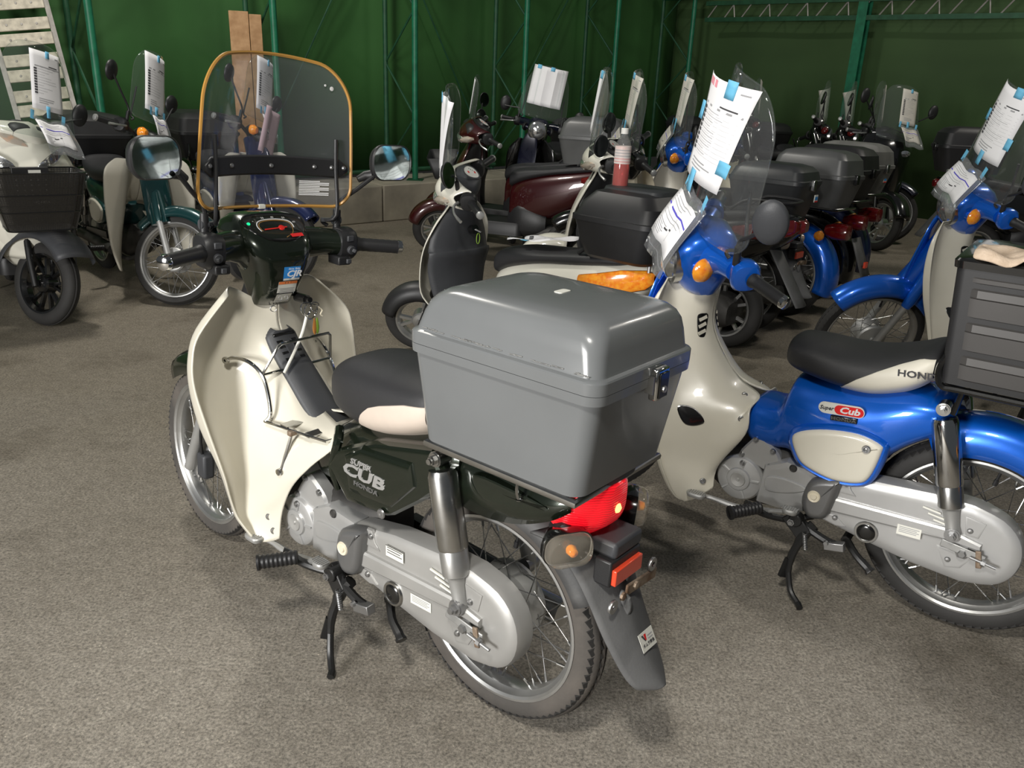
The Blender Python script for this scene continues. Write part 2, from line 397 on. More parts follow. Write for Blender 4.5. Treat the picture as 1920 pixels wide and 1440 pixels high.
for i in range(-3, 4):
    o = P2(i); inn = o - N2 * .5
    where = {-3: 'beyond the ladder at the far left', -2: 'just right of the ladder', -1: 'behind the tall framed windscreen', 0: 'right of the tall framed windscreen',
             1: 'behind the red-and-black scooter', 2: 'behind the bottle of red drink', 3: 'in the far corner of the hall'}[i]
    e = empty('lattice_column', MX.Translation(o), 'green steel lattice column ' + where, 'column', 'lattice columns along the left wall')
    zb = .35 if i < 2 else 0
    obj('chord', M().cyl(UPZ * zb, UPZ * 5.2, .03, 10), POST, e)
    obj('chord', M().cyl(inn - o + UPZ * zb, inn - o + UPZ * 5.2, .024, 10), POSTD, e)
    obj('foot_plate', M().box((-.08, -.08, zb), (.08, .08, zb + .012)), POSTD, e)
    z = zb + .12; up_ = True
    while z < 4.6:
        a = (inn - o) if up_ else V(); b = V() if up_ else (inn - o)
        obj('lattice_bar', M().cyl(a + UPZ * z, b + UPZ * (z + .5), .011, 6), POSTD, e); z += .5; up_ = not up_
for n_, (i, j, za, zb, wh) in enumerate([(-1, 0, .45, 3.0, 'down from the lattice column right of the tall windscreen'), (0, 1, 3.0, .5, 'rising left behind the white scooter with the taped paper'),
                                        (1, 2, .5, 2.6, 'rising right above the grey box of the red scooter')]):
    a = P2(i) - N2 * (.545 + .03 * n_); b = P2(j) - N2 * (.545 + .03 * n_)
    tag(obj('brace_rod', M().cyl(a + UPZ * za, b + UPZ * zb, .009, 6), POSTD), 'thin green brace rod slanting ' + wh, 'brace')
tag(obj('base_rail', M().cyl(P2(-4) - N2 * .45 + UPZ * .40, P2(1) - N2 * .45 + UPZ * .40, .022, 8), POSTD), 'green horizontal pipe along the foot of the left wall', 'rail')
# lattice beam on the right wall and its post
b0 = V((2.3, 11.75, 0)); bm = empty('lattice_beam', MX.Translation(b0), 'pale lattice beam across the top of the right wall', 'beam')
obj('lower_chord', M().bar(UPZ * 2.14, N2 * 6 + UPZ * 2.14, .04, .05), POSTD, bm)
obj('upper_chord', M().bar(UPZ * 2.33, N2 * 6 + UPZ * 2.33, .05, .05), POSTD, bm)
for k in range(24):
    a = N2 * (k * .25 + .03); b = N2 * (k * .25 + .15)
    obj('web_bar', M().cyl(a + UPZ * 2.16, b + UPZ * 2.31, .009, 6), LADDERS, bm)
    if k % 2: obj('web_bar', M().cyl(b + UPZ * 2.31, b + N2 * .03 + UPZ * 2.16, .008, 6), LADDERS, bm)
pp = V((3.77, 10.26, 0)); e = empty('steel_post', MX.Translation(pp), 'thick green steel post in front of the right wall', 'post')
def ibeam(nm, lo, hi, mat): obj(nm, M().box(lo, hi, MX.Rotation(math.atan2(N2.y, N2.x), 4, 'Z')), mat, e)
ibeam('flange', (-.055, -.06, 0), (.055, -.05, 5), POST); ibeam('flange', (-.055, .05, 0), (.055, .06, 5), POST); ibeam('web', (-.006, -.05, 0), (.006, .05, 5), POSTD)
tag(obj('cross_beam', M().bar(P2(3) + UPZ * 2.42 - N2 * .5, P2(3) + UPZ * 2.42 + N2 * .05, .10, .08), POST), 'short green cross beam at the top of the far corner column', 'beam')
# ladder and timber
ld = MX.Translation((-3.52, 6.60, .362)) @ MX.Rotation(R(28), 4, 'Z') @ MX.Rotation(R(-7), 4, 'Y') @ MX.Rotation(R(-9), 4, 'X')
e = empty('step_ladder', ld, 'worn pale ladder with wide paired boards against the green wall', 'ladder')
for sx in (-1, 1): obj('rail', M().bar((sx * .20, 0, 0), (sx * .20, 0, 2.6), .035, .07, (0, 1, 0)), LADDERS, e)
for k in range(10):
    for h, w in ((0, .085), (.105, .085)):
        t = obj('tread', M().box((-.182, -.05, .14 + k * .25 + h), (.182, -.03, .14 + k * .25 + h + w)), LADDER, e, bev=.004)
        for sx in (-.1, 0, .1): obj('rivet', M().lathe([(0, .004), (.008, .003), (.009, 0)], (sx, -.05, .14 + k * .25 + h + w / 2), (0, -1, 0), 8), LADDERS, t)
e = empty('timber_baulk', MX.Translation((-2.42, 7.78, .362)) @ MX.Rotation(R(20), 4, 'Z'), 'two raw timber boards standing upright behind the tall windscreen', 'timber')
obj('board', M().box((-.13, -.03, 0), (.03, .03, 1.47)), WOOD, e, bev=.004); obj('board', M().box((.035, -.04, 0), (.135, .02, 1.45)), WOOD, e, bev=.004)
# ------------------------------------------------------------------ motorcycles: shared pieces
# bike frame: x forward, y left, z up, rear contact point at the origin
CASTER = R(26.5); SAX = V((-math.sin(CASTER), 0, math.cos(CASTER))); SO = V((1.283, 0, 0))
def smat(a, o=SO): return MX.Translation(o) @ MX.Rotation(R(a), 4, SAX) @ MX.Translation(-o)
def bmat(x, y, yaw, lean=0): return MX.Translation((x, y, 0)) @ MX.Rotation(R(yaw), 4, 'Z') @ MX.Rotation(R(-lean), 4, 'X')
CACHE = {}
def cached(key, fn, mat, ang=40):
    k = (key, tuple(m.name for m in mat) if isinstance(mat, (list, tuple)) else mat.name)
    if k not in CACHE: CACHE[k] = mesh(key if isinstance(key, str) else key[0], fn(), mat, ang)
    return CACHE[k]
def tyre_g(r, w, lo):
    g = M(); b = r - w * .84
    half = [(b, .36 * w), (b + .006, .43 * w), (b + .018, .49 * w), (b + .040, .48 * w), (r - .012, .36 * w), (r - .004, .2 * w), (r - .004, .11 * w), (r - .007, .10 * w), (r - .007, .07 * w), (r - .002, .06 * w), (r, 0)]
    prof = half + [(a, -h) for a, h in half[-2::-1]]
    g.m = 0; g.lathe(prof, n=48 if lo else 80); return g
def tread_g(r, w):
    g = M(); n = 76
    for k in range(n):
        t = 2 * math.pi * k / n
        for s in (-1, 1):
            m = MX.Rotation(-t, 4, 'Y') @ MX.Translation((r - .012, s * .26 * w, 0)) @ MX.Rotation(R(s * 26), 4, 'Z')
            m2 = m @ MX.Rotation(R(24 * s), 4, 'X')
            g.box((-.004, -.016, -.0088), (.0035, .016, .0088), m2)
    return g
def rim_g(rb, w, lo):
    prof = [(rb + .004, .40 * w), (rb + .006, .47 * w), (rb, .48 * w), (rb - .006, .42 * w), (rb - .008, .34 * w), (rb - .016, .24 * w), (rb - .019, .10 * w), (rb - .019, -.10 * w), (rb - .016, -.24 * w),
            (rb - .008, -.34 * w), (rb - .006, -.42 * w), (rb, -.48 * w), (rb + .006, -.47 * w), (rb + .004, -.40 * w), (rb + .001, -.25 * w), (rb + .001, .25 * w)]
    g = M(); g.lathe(prof, n=48 if lo else 80, close=True); return g
def spoke_pts(k, rb, rh, yh):
    s = 1 if k % 2 else -1; a = 2 * math.pi * (k // 2) / 18 + (.17 if s > 0 else 0); d = 1 if (k // 2) % 2 else -1
    b = a + d * R(48)
    return V((rh * math.cos(a), s * yh, rh * math.sin(a))), V(((rb - .018) * math.cos(b), s * .004, (rb - .018) * math.sin(b)))
def spoke_g(A, B):
    g = M(); g.cyl(A, B, .0015, 5); d = (A - B).normalized(); g.cyl(B, B + d * .022, .0030, 6); return g
def hub_g(rd, w):
    g = M(); g.lathe([(.0, w / 2 + .012), (.012, w / 2 + .012), (.014, w / 2), (.03, w / 2), (rd * .9, w / 2 - .004), (rd, w / 2 - .012), (rd, w / 2 - .02), (rd * .72, .018), (rd * .72, -.018), (rd, -w / 2 + .02), (rd, -w / 2 + .012), (rd * .9, -w / 2 + .004), (.03, -w / 2), (.0, -w / 2)], n=32)
    return g
def wheel(nm, par, mtx, r=.288, w=.08, lo=True, tm=None, rimm=ALU, rd=.075):
    tm = tm or TYREK; rb = r - w * .84 + .003
    t = obj(nm, cached(('tyre', r, w, lo), lambda: tyre_g(r, w, lo), tm), None, par, mtx)
    obj('rim', cached(('rim', r, w, lo), lambda: rim_g(rb, w, lo), rimm, 30), None, t)
    obj('hub', cached(('hub', rd), lambda: hub_g(rd, .11), ALUD, 30), None, t)
    if lo:
        def f():
            g = M()
            for k in range(36): q = spoke_g(*spoke_pts(k, rb, rd * .85, .03)); g.add(q.v, q.f)
            return g
        obj('spokes', cached(('spokes', r, w, rd), f, STEEL), None, t, kind='stuff')
    else:
        obj('tread_blocks', cached(('tread', r, w), lambda: tread_g(r, w), TREAD), None, t, kind='stuff')
        for k in range(36): obj('spoke', spoke_g(*spoke_pts(k, rb, rd * .85, .03)), CHROMEW if k % 3 else STEEL, t)
        v = M(); v.cyl((rb - .02, 0, 0), (rb - .055, 0, 0), .004, 8); v.cyl((rb - .045, 0, 0), (rb - .062, 0, 0), .006, 8)
        obj('valve_cap', v, BLACK, t, MX.Rotation(R(-100), 4, 'Y'))
    return t
def fender_arc(c, r, a0, a1, w, depth, n=26, e=2.4, taper=0):
    """curved mudguard around a wheel: arc angles from +x through +z"""
    rows = []
    for i in range(n + 1):
        t = i / n; a = R(a0 + (a1 - a0) * t); ww = w * (1 - taper * max(0, abs(2 * t - 1) - .6) / .4)
        row = []
        for j in range(13):
            p = math.pi * j / 12; y = ww * math.copysign(abs(math.cos(p)) ** (2 / e), math.cos(p)); d = depth * (abs(math.sin(p)) ** (2 / e)) - depth
            row.append((c[0] + (r + d) * math.cos(a), y, c[1] + (r + d) * math.sin(a)))
        rows.append(row)
    return M().grid(rows)
def mirror_part(par, mtx, side, shape, base, head, mats=BLACK, stemr=.006, face=None):
    """stalk, then head with its glass; head faces backwards"""
    s = 1 if side > 0 else -1; b = V(base); h = V(head)
    tip = h - V((0, .052 * s, .034)) if shape == 'oblong' else h - V((-.015, 0, .02))
    g = M(); mid = b + V((0, 0, .05)); g.tube([b, mid, mid + (h - mid) * .35 + V((0, 0, -.01)), h], [stemr] * 4, 8, k=4) if False else g.tube(cr([tuple(b), tuple(mid), tuple(mid + (tip - mid) * .5), tuple(tip)], 4), stemr, 8)
    g.cyl(b - V((0, 0, .02)), b + V((0, 0, .035)), .011, 10)
    st = obj('mirror_stalk', g, BLACK, par, mtx)
    f = V((-1, (-.36 if s > 0 and shape == 'oblong' else .1 * s), .03)).normalized(); f = V(face).normalized() if face else f; ux = V((0, 0, 1)).cross(f).normalized(); uy = f.cross(ux)
    out = rrect(.15, .098, .042, 6) if shape == 'oblong' else [(.058 * math.cos(2 * math.pi * j / 28), .058 * math.sin(2 * math.pi * j / 28)) for j in range(28)]
    if shape == 'oval': out = [(x * .82, y * 1.12) for x, y in out]
    rings = []
    for sc, d in ((.25, -.032), (.6, -.028), (.88, -.016), (1, 0), (1.0, .006), (.95, .010), (.93, .006)) if shape == 'oblong' else ((.2, -.020), (.6, -.017), (.9, -.010), (1, -.002), (1.0, .005), (.95, .008), (.93, .005)):
        rings.append([h + ux * (x * sc) + uy * (y * sc) + f * d for x, y in out])
    g = M(); g.loft(rings, True, True, False)
    if shape == 'oblong': g.tube([h - ux * s * .02 * -1 * 0 + (b + V((0, 0, .09)) - h) * .62, h + (b + V((0, 0, .09)) - h) * .48, h + ux * (s * .052) - uy * .034 - f * .016], [.009, .013, .015], 10)
    hd = obj('mirror_head', g, mats, par, mtx)
    g = M(); g.loft([[h + ux * (x * sc) + uy * (y * sc) + f * .0065 for x, y in out] for sc in (.94, .93)], True, True, True)
    obj('mirror_glass', g, MIRROR, hd)
    return hd
class Scr:
    """shape of a handlebar windscreen in the steered frame"""
    def __init__(s, x0, z0, z1, w0, w1, bulge, lean, drop=.05, zb=.0): s.__dict__.update(x0=x0, z0=z0, z1=z1, w0=w0, w1=w1, bulge=bulge, lean=lean, drop=drop, zb=zb)
    def pt(s, u, t, off=0):
        au = abs(u); k = max(0, (au - .62) / .38); zt = s.z1 - s.drop * .35 * au ** 2 - s.drop * 1.25 * (1 - math.sqrt(max(0, 1 - k * k)))
        k = max(0, (au - .78) / .22); zb = s.z0 + s.zb * au ** 2 + .055 * (1 - math.sqrt(max(0, 1 - k * k)))
        z = zb + (zt - zb) * t; w = s.w0 + (s.w1 - s.w0) * max(0, (z - s.z0) / (s.z1 - s.z0)) ** 1.6
        return V((s.x0 + s.bulge * (1 - u * u) - s.lean * (z - s.z0) + off, u * w, z))
    def at(s, y, z, off=0):
        w = s.w0 + (s.w1 - s.w0) * max(0, (z - s.z0) / (s.z1 - s.z0)) ** 1.6; u = y / w
        return V((s.x0 + s.bulge * (1 - u * u) - s.lean * (z - s.z0) + off, y, z))
    def us(s, n): return [math.sin(math.pi / 2 * (2 * i / n - 1)) for i in range(n + 1)]
    def sheet(s, n=44, m=18): return M().grid([[s.pt(u, t / m) for u in s.us(n)] for t in range(m + 1)])
    def edge(s, n=44, m=18):
        us = s.us(n); return [s.pt(u, 1) for u in us] + [s.pt(1, 1 - t / m) for t in range(1, m)] + [s.pt(u, 0) for u in us[::-1]] + [s.pt(-1, t / m) for t in range(1, m)]
def windscreen(par, mtx, sc, trim=None, mat=SCREEN):
    p = obj('windscreen', sc.sheet(), mat, par, mtx, sol=.003)
    obj('edge_trim', M().tube(sc.edge(), .0045 if trim else .0022, 6, closed=True), trim or SCREEN, p)
    return p
def paper_g(sc, y0, y1, z0, z1, shear=0, curl=0, off=.006, n=8, m=10):
    rows = []
    for j in range(m + 1):
        z = z1 + (z0 - z1) * j / m
        rows.append([sc.at((y0 + (y1 - y0) * i / n) + shear * (z - z0), z, off + curl * ((i / n) ** 2) * (j == 0 or 1) * max(0, .4 - j / m)) for i in range(n + 1)])
    return rows
def cell(rows, a, b, c, d, off, n=4):
    """small patch lying on a paper grid; a..b across, c..d down (0..1)"""
    def at(u, v):
        m, k = len(rows) - 1, len(rows[0]) - 1; i = min(m - 1, int(v * m)); j = min(k - 1, int(u * k)); fu, fv = u * k - j, v * m - i
        p = (rows[i][j] * (1 - fu) + rows[i][j + 1] * fu) * (1 - fv) + (rows[i + 1][j] * (1 - fu) + rows[i + 1][j + 1] * fu) * fv
        return V(p) + off
    return [[at(a + (b - a) * i / n, c) for i in range(n + 1)], [at(a + (b - a) * i / n, d) for i in range(n + 1)]]
def sheet_of_paper(mtx, rows, label, kind='form', far=False, tapes=(), mat=PAPER, nrm=V((1, 0, 0)), group=None, name='paper_sheet'):
    c = sum((V(rows[i][j]) for i in (0, -1) for j in (0, -1)), V()) / 4; T = MX.Translation(-c)
    rr = [[V(p) - c for p in r] for r in rows]
    o = obj(name, M().grid(rr), mat, None, mtx @ MX.Translation(c), sol=.0004); tag(o, label, 'paper', group)
    e = nrm * .0012
    gk, gg, gb = M(), M(), M(); rnd = random.Random(len(label) * 7 + len(bpy.data.objects))
    if kind == 'form':
        for k in range(10):
            v = .30 + k * .045; gk.grid(cell(rr, .09, .175, v, v + .031, e * 1.5, 4)); gg.grid(cell(rr, .20, .20 + rnd.uniform(.15, .6), v + .008, v + .013, e))
            if not far: gg.grid(cell(rr, .20, .92, v + .034, v + .036, e))
        gk.grid(cell(rr, .55, .86, .225, .24, e)); gg.grid(cell(rr, .12, .95, .255, .275, e)); gg.grid(cell(rr, .80, .93, .06, .075, e))
        for k in range(3): gg.grid(cell(rr, .2, .2 + rnd.uniform(.2, .55), .80 + k * .035, .812 + k * .035, e))
    elif kind == 'slip':
        gb.grid(cell(rr, .02, .98, .30, .335, e))
        for v in (.08, .14, .20, .42, .50): gg.grid(cell(rr, .08, rnd.uniform(.5, .9), v, v + .012, e))
        gg.grid(cell(rr, .6, .605, .36, .9, e)); gg.grid(cell(rr, .5, .96, .42, .425, e))
        for k in range(6): gg.grid(cell(rr, .07, .07 + rnd.uniform(.15, .35), .62 + k * .05, .635 + k * .05, e))
        gk.grid(cell(rr, .35, .5, .66, .70, e)); gk.grid(cell(rr, .55, .62, .62, .66, e))
    for g, m in ((gk, INK), (gg, INKG), (gb, INKB)):
        if g.f: obj('printing', g, m, o, kind='stuff')
    for (a, b, cc, d) in tapes: obj('tape_strip', M().grid([r for r in cell_ext(rr, a, b, cc, d, e * 2)]), TAPE, o, sol=.0003)
    return o
def cell_ext(rows, a, b, c, d, off):
    p00, p10, p01, p11 = rows[0][0], rows[0][-1], rows[-1][0], rows[-1][-1]
    def at(u, v):
        if 0 <= u <= 1 and 0 <= v <= 1:
            m, k = len(rows) - 1, len(rows[0]) - 1; i = min(m - 1, int(v * m)); j = min(k - 1, int(u * k)); fu, fv = u * k - j, v * m - i
            return (rows[i][j] * (1 - fu) + rows[i][j + 1] * fu) * (1 - fv) + (rows[i + 1][j] * (1 - fu) + rows[i + 1][j + 1] * fu) * fv + off
        uu, vv = min(1, max(0, u)), min(1, max(0, v)); q = at(uu, vv)
        ex = (p10 - p00).normalized() if v < .5 else (p11 - p01).normalized()
        return q + ex * (u - uu) * (p10 - p00).length + (p01 - p00).normalized() * (v - vv) * (p01 - p00).length
    return [[at(a, c + (d - c) * k / 3), at((a + b) / 2, c + (d - c) * k / 3), at(b, c + (d - c) * k / 3)] for k in range(4)]

# leg shields: rows from neck to foot, across from the centre ridge to the outer lip
SH_A = [[(.838, 0, .842), (.872, .05, .862), (.888, .085, .885), (.872, .125, .902), (.842, .145, .888)],
        [(.836, 0, .785), (.852, .055, .78), (.905, .14, .78), (.90, .205, .80), (.838, .238, .80)],
        [(.80, 0, .725), (.815, .06, .715), (.905, .15, .69), (.90, .235, .72), (.837, .262, .733)],
        [(.735, 0, .66), (.75, .07, .645), (.898, .16, .60), (.895, .24, .63), (.830, .266, .662)],
        [(.655, 0, .59), (.672, .085, .572), (.87, .17, .50), (.87, .235, .53), (.804, .256, .564)],
        [(.465, .085, .592), (.60, .122, .52), (.815, .168, .41), (.83, .215, .43), (.773, .236, .431)],
        [(.547, .125, .494), (.655, .138, .44), (.79, .168, .35), (.815, .20, .345), (.772, .222, .355)],
        [(.62, .13, .415), (.685, .145, .36), (.765, .168, .30), (.795, .195, .285), (.768, .208, .298)],
        [(.662, .135, .325), (.70, .145, .30), (.745, .165, .265), (.772, .185, .25), (.748, .196, .262)],
        [(.672, .14, .243), (.69, .15, .232), (.71, .165, .226), (.737, .18, .226), (.734, .188, .243)]]
SH_B = [[(.826, 0, .846), (.84, .05, .858), (.91, .08, .872), (.94, .105, .888), (.940, .128, .890)],
        [(.830, 0, .75), (.85, .06, .75), (.935, .12, .77), (.955, .20, .80), (.933, .22, .79)],
        [(.793, 0, .668), (.812, .075, .66), (.92, .14, .65), (.955, .225, .67), (.92, .245, .665)],
        [(.718, 0, .582), (.742, .09, .575), (.87, .16, .55), (.93, .23, .54), (.897, .248, .54)],
        [(.635, .03, .55), (.662, .112, .53), (.80, .172, .47), (.89, .225, .43), (.873, .240, .43)],
        [(.628, .122, .535), (.665, .142, .47), (.77, .172, .40), (.862, .215, .335), (.850, .228, .33)],
        [(.628, .135, .46), (.672, .15, .41), (.76, .168, .33), (.832, .20, .26), (.827, .21, .263)],
        [(.70, .13, .335), (.715, .14, .30), (.755, .16, .25), (.805, .18, .21), (.803, .19, .211)],
        [(.705, .13, .25), (.72, .14, .235), (.748, .15, .207), (.778, .158, .19), (.780, .162, .190)]]
SH_C = [[(.83, 0, .85), (.84, .06, .86), (.93, .10, .86), (.945, .17, .868), (.945, .195, .862)],
        [(.83, 0, .78), (.85, .06, .78), (.935, .12, .79), (.96, .235, .812), (.955, .258, .803)],
        [(.79, 0, .668), (.81, .075, .66), (.93, .14, .65), (.965, .255, .66), (.96, .277, .655)],
        [(.715, 0, .58), (.74, .09, .565), (.90, .15, .51), (.96, .255, .49), (.955, .275, .485)],
        [(.635, .03, .55), (.66, .115, .53), (.86, .16, .38), (.95, .245, .34), (.945, .262, .335)],
        [(.70, .13, .335), (.715, .14, .30), (.82, .165, .24), (.92, .205, .20), (.915, .22, .195)],
        [(.72, .13, .25), (.74, .14, .22), (.80, .165, .18), (.87, .18, .165), (.868, .188, .162)]]
def shield_g(rows, k=5):
    cols = [cr(r, k) for r in rows]; full = cr([tuple(v for p in r for v in p) for r in cols], k)
    grid = [[tuple(r[i:i + 3]) for i in range(0, len(r), 3)] for r in full]
    g = M(); g.grid(grid)
    o = len(g.v); n = len(grid[0]); nf = len(g.f)
    g.v += [(x, -y, z) for x, y, z in g.v]
    for i in range(nf): g.f.append([q + o for q in g.f[i]][::-1]); g.mi.append(0)
    return g
# ------------------------------------------------------------------ step-through motorcycle
CASE = [(.392, .388), (.25, .416), (.10, .428), (.0, .426), (-.075, .405), (-.122, .362), (-.138, .305), (-.125, .248), (-.085, .208), (-.01, .190), (.12, .200), (.25, .222), (.392, .252)]
def chain_case(root, lo, mat):
    out = cr(CASE[3:10], 3); out = [CASE[0], CASE[1], CASE[2]] + out + CASE[10:]
    g = M(); g.pillow(out, [(0, .062), (0, .100), (.004, .112), (.012, .118), (.03, .120)])
    cc = obj('chain_case', g, mat, root, ang=32)
    g = M(); g.pillow([(.385, .335), (.05, .345), (-.04, .325), (-.04, .30), (.05, .305), (.385, .285)], [(0, .112), (.002, .127), (.008, .131)])
    obj('case_ridge', g, mat, cc, ang=30)
    if lo: return cc
    g = M(); g.lathe([(0, .004), (.024, .004), (.026, .006), (.031, .006), (.034, 0)], (.245, .119, .256), (0, 1, 0), 28); obj('plug_ring', g, CHROMEW, cc)
    g = M(); g.lathe([(0, .009), (.014, .0085), (.022, .007), (.026, .003)], (.245, .119, .256), (0, 1, 0), 24); obj('rubber_plug', g, BLACKP, cc)
    for k in range(3): obj('slot', M().bar((.118 - k * .016, .1245, .384 - k * .014), (.072 - k * .016, .1245, .378 - k * .014), .004, .0045), STICKW, cc)
    for x, z, pl in ((.322, .384, [(.34, .40), (.318, .402), (.305, .372), (.29, .352), (.345, .352)]), (.335, .272, [(.385, .282), (.335, .282), (.30, .255), (.33, .245), (.385, .258)]),
                     (.03, .252, [(.065, .285), (-.03, .285), (-.005, .235), (.035, .225)]), (-.005, .352, [(.015, .392), (-.04, .384), (-.03, .335), (.005, .335)])):
        g = M(); g.pillow(pl, [(0, .116), (.003, .1225), (.006, .123)]); obj('case_plate', g, mat, cc, ang=30)
        g = M(); g.lathe([(0, .005), (.006, .004), (.008, 0)], (x, .124, z), (0, 1, 0), 12); obj('screw', g, STEEL, cc)
    # wheel nut, adjuster and its pusher
    g = M(); g.lathe([(0, .018), (.009, .018), (.011, .016), (.0115, .006), (.019, .005), (.02, 0)], (.0, .128, .288), (0, 1, 0), 6); obj('axle_nut', g, STEEL, cc, ang=20)
    obj('adjuster', M().bar((.055, .136, .303), (-.055, .136, .287), .004, .022), ALUD, cc, bev=.002)
    g = M(); g.cyl((-.02, .145, .288), (-.085, .145, .278), .004, 8); g.cyl((-.048, .145, .284), (-.058, .145, .282), .009, 6); obj('adjuster_bolt', g, STEEL, cc)
    obj('adjuster_clip', M().bar((-.036, .14, .31), (-.046, .14, .262), .006, .014), RUST, cc, bev=.002)
    return cc
def engine(root, lo):
    g = M(); loftx(g, [(.36, .27, .42, .06), (.48, .22, .42, .085), (.62, .205, .42, .09), (.70, .225, .39, .085), (.80, .29, .41, .07), (.88, .31, .40, .06)], 3, 20, 4)
    obj('crankcase', g, ENGINE, root)
    g = M(); c = [(.635 + .074 * math.cos(t), .297 + .074 * math.sin(t)) for t in [2 * math.pi * k / 40 for k in range(40)]]
    g.pillow(c, [(0, .07), (0, .098), (.006, .108), (.010, .110), (.036, .112), (.039, .117), (.046, .118)])
    ec = obj('engine_cover', g, SILVER, root, ang=28)
    g = M()
    g.pillow(cr([(.60, .448), (.575, .44), (.53, .405), (.525, .375), (.55, .34), (.62, .36), (.65, .375), (.625, .42)], 3, True), [(0, .06), (0, .092), (.006, .100)])
    obj('top_cover', g, SILVER, root, ang=30)
    g = M(); g.pillow([(.565, .365), (.50, .40), (.395, .388), (.395, .258), (.50, .235), (.575, .24)], [(0, .06), (.0, .100), (.006, .110), (.02, .112)]); q = obj('side_cover_engine', g, SILVER, root, ang=30)
    if lo: return
    g = M(); g.lathe([(0, .004), (.004, .004), (.006, .001), (.012, .002), (.022, .003), (.024, 0)], (.635, .118, .297), (0, 1, 0), 26); obj('centre_plug', g, SILVERW, ec)
    for k in range(5):
        a = R(30 + 72 * k); obj('cover_rib', M().bar((.635 + .037 * math.cos(a), .113, .297 + .037 * math.sin(a)), (.635 + .064 * math.cos(a), .112, .297 + .064 * math.sin(a)), .005, .005, (0, 1, 0)), SILVER, ec)
    for x, z in ((.63, .352), (.604, .435), (.548, .412), (.55, .362), (.64, .375)):
        g = M(); g.lathe([(0, .008), (.004, .008), (.005, .005), (.008, .006), (.0095, 0)], (x, .100 if z > .353 else .111, z), (0, 1, 0), 14); obj('cover_bolt', g, STEEL, ec)
    g = M(); g.lathe([(0, .001), (.008, .001), (.010, .003), (.012, 0)], (.478, .113, .382), (0, 1, 0), 16); obj('oil_window', g, ENGINE, q)
    g = M(); g.pillow(cr([(.55, .335), (.49, .345), (.43, .335), (.44, .315), (.50, .292), (.55, .29)], 3, True), [(0, .111), (.003, .1155), (.006, .116)]); obj('cover_panel', g, SILVER, q)
def pivot_peg_stand(root, lo, gunmat, stand=True):
    g = M(); g.pillow(cr([(.413, .375), (.37, .392), (.335, .395), (.337, .36), (.352, .282), (.375, .258), (.41, .258), (.432, .295), (.428, .345)], 3, True), [(0, .11), (.0, .135), (.006, .145), (.016, .150)])
    pc = obj('pivot_cover', g, gunmat, root, ang=35)
    g = M(); g.lathe([(0, .006), (.008, .006), (.010, .002), (.014, .002), (.017, .004), (.019, 0)], (.398, .149, .33), (0, 1, 0), 22); obj('pivot_bolt', g, CREAM_OLD if not lo else STEEL, pc)
    for s in (1, -1):
        obj('peg_bar', M().tube([(.40, .10 * s, .245), (.46, .13 * s, .225), (.53, .165 * s, .235), (.565, .19 * s, .262), (.575, .20 * s, .268)], .011, 8, k=4), FRAME, root)
        g = M(); A, B_ = V((.572, .185 * s, .262)), V((.592, .285 * s, .268))
        if s > 0: A, B_ = V((.535, .185, .262)), V((.600, .262, .252))
        n = 9; pts = [A + (B_ - A) * (i / (2 * n)) for i in range(2 * n + 1)]
        g.tube(pts, [.0195 if i % 2 else .0172 for i in range(2 * n + 1)], 12); g.cyl(B_ - (B_ - A).normalized() * .006, B_, .022, 12)
        obj('foot_peg', g, BLACK, root)
    if lo and not stand: return
    g = M(); g.tube([(.385, .135, .235), (.405, .150, .20), (.425, .165, .13), (.425, .172, .08)], [.017, .016, .012, .010], 8, k=4); g.tube([(.425, .172, .08), (.405, .19, .03), (.372, .212, .008)], .009, 8, k=3)
    g.bar((.43, .168, .12), (.44, .18, .06), .012, .022); g.cyl((.372, .212, .010), (.362, .226, .006), .0095, 8)
    st = obj('side_stand', g, FRAME, root)
    if lo: return
    g = M(); g.tube([(.455, .12, .248), (.40, .145, .225), (.34, .15, .205), (.30, .145, .20)], .012, 8, k=3); obj('stand_bar', g, FRAME, root)
    g = M(); g.cyl((.435, .13, .243), (.435, .165, .243), .020, 12); g.bar((.46, .14, .25), (.40, .15, .20), .05, .022, (0, 1, 0)); obj('stand_bracket', g, FRAME, root, bev=.003)
    g = M(); g.lathe([(0, .010), (.006, .010), (.008, .006), (.011, .006), (.012, 0)], (.445, .162, .235), (0, 1, 0), 6); obj('stand_bolt', g, STEEL, root, ang=20)
    g = M(); g.box((-.028, -.014, -.012), (.028, .012, .012), MX.Translation((.315, .155, .20)) @ MX.Rotation(R(12), 4, 'Y')); obj('stand_stop', g, STEEL if gunmat is GUN else FRAME, root, bev=.002)
    g = M(); g.lathe([(0, .009), (.006, .009), (.008, 0)], (.337, .166, .207), (0, 1, 0), 10); obj('stop_bolt', g, STEEL, root)
    sp = []
    for i in range(81): a = i * .75; t = i / 80; sp.append((.40 + .006 * math.cos(a) - .01 * t, .165 + .006 * math.sin(a), .215 - .05 * t))
    obj('return_spring', M().tube(sp, .0018, 5), STEEL, root)
    g = M(); g.tube([(.30, .08, .195), (.26, .11, .17), (.225, .12, .15), (.21, .125, .14)], [.012, .011, .012, .015], 8, k=3); g.tube([(.30, -.08, .195), (.225, -.12, .15), (.21, -.13, .14)], .011, 8, k=3)
    g.cyl((.30, -.09, .195), (.30, .09, .195), .013, 8); obj('centre_stand', g, FRAME, root)
    # rocking gear pedal
    g = M(); g.tube([(.735, .155, .222), (.70, .15, .225), (.62, .15, .222), (.55, .15, .235), (.47, .165, .262), (.455, .172, .27)], [.007, .0075, .009, .009, .0075, .007], 8, k=4)
    gp = obj('gear_pedal', g, ALUD, root)
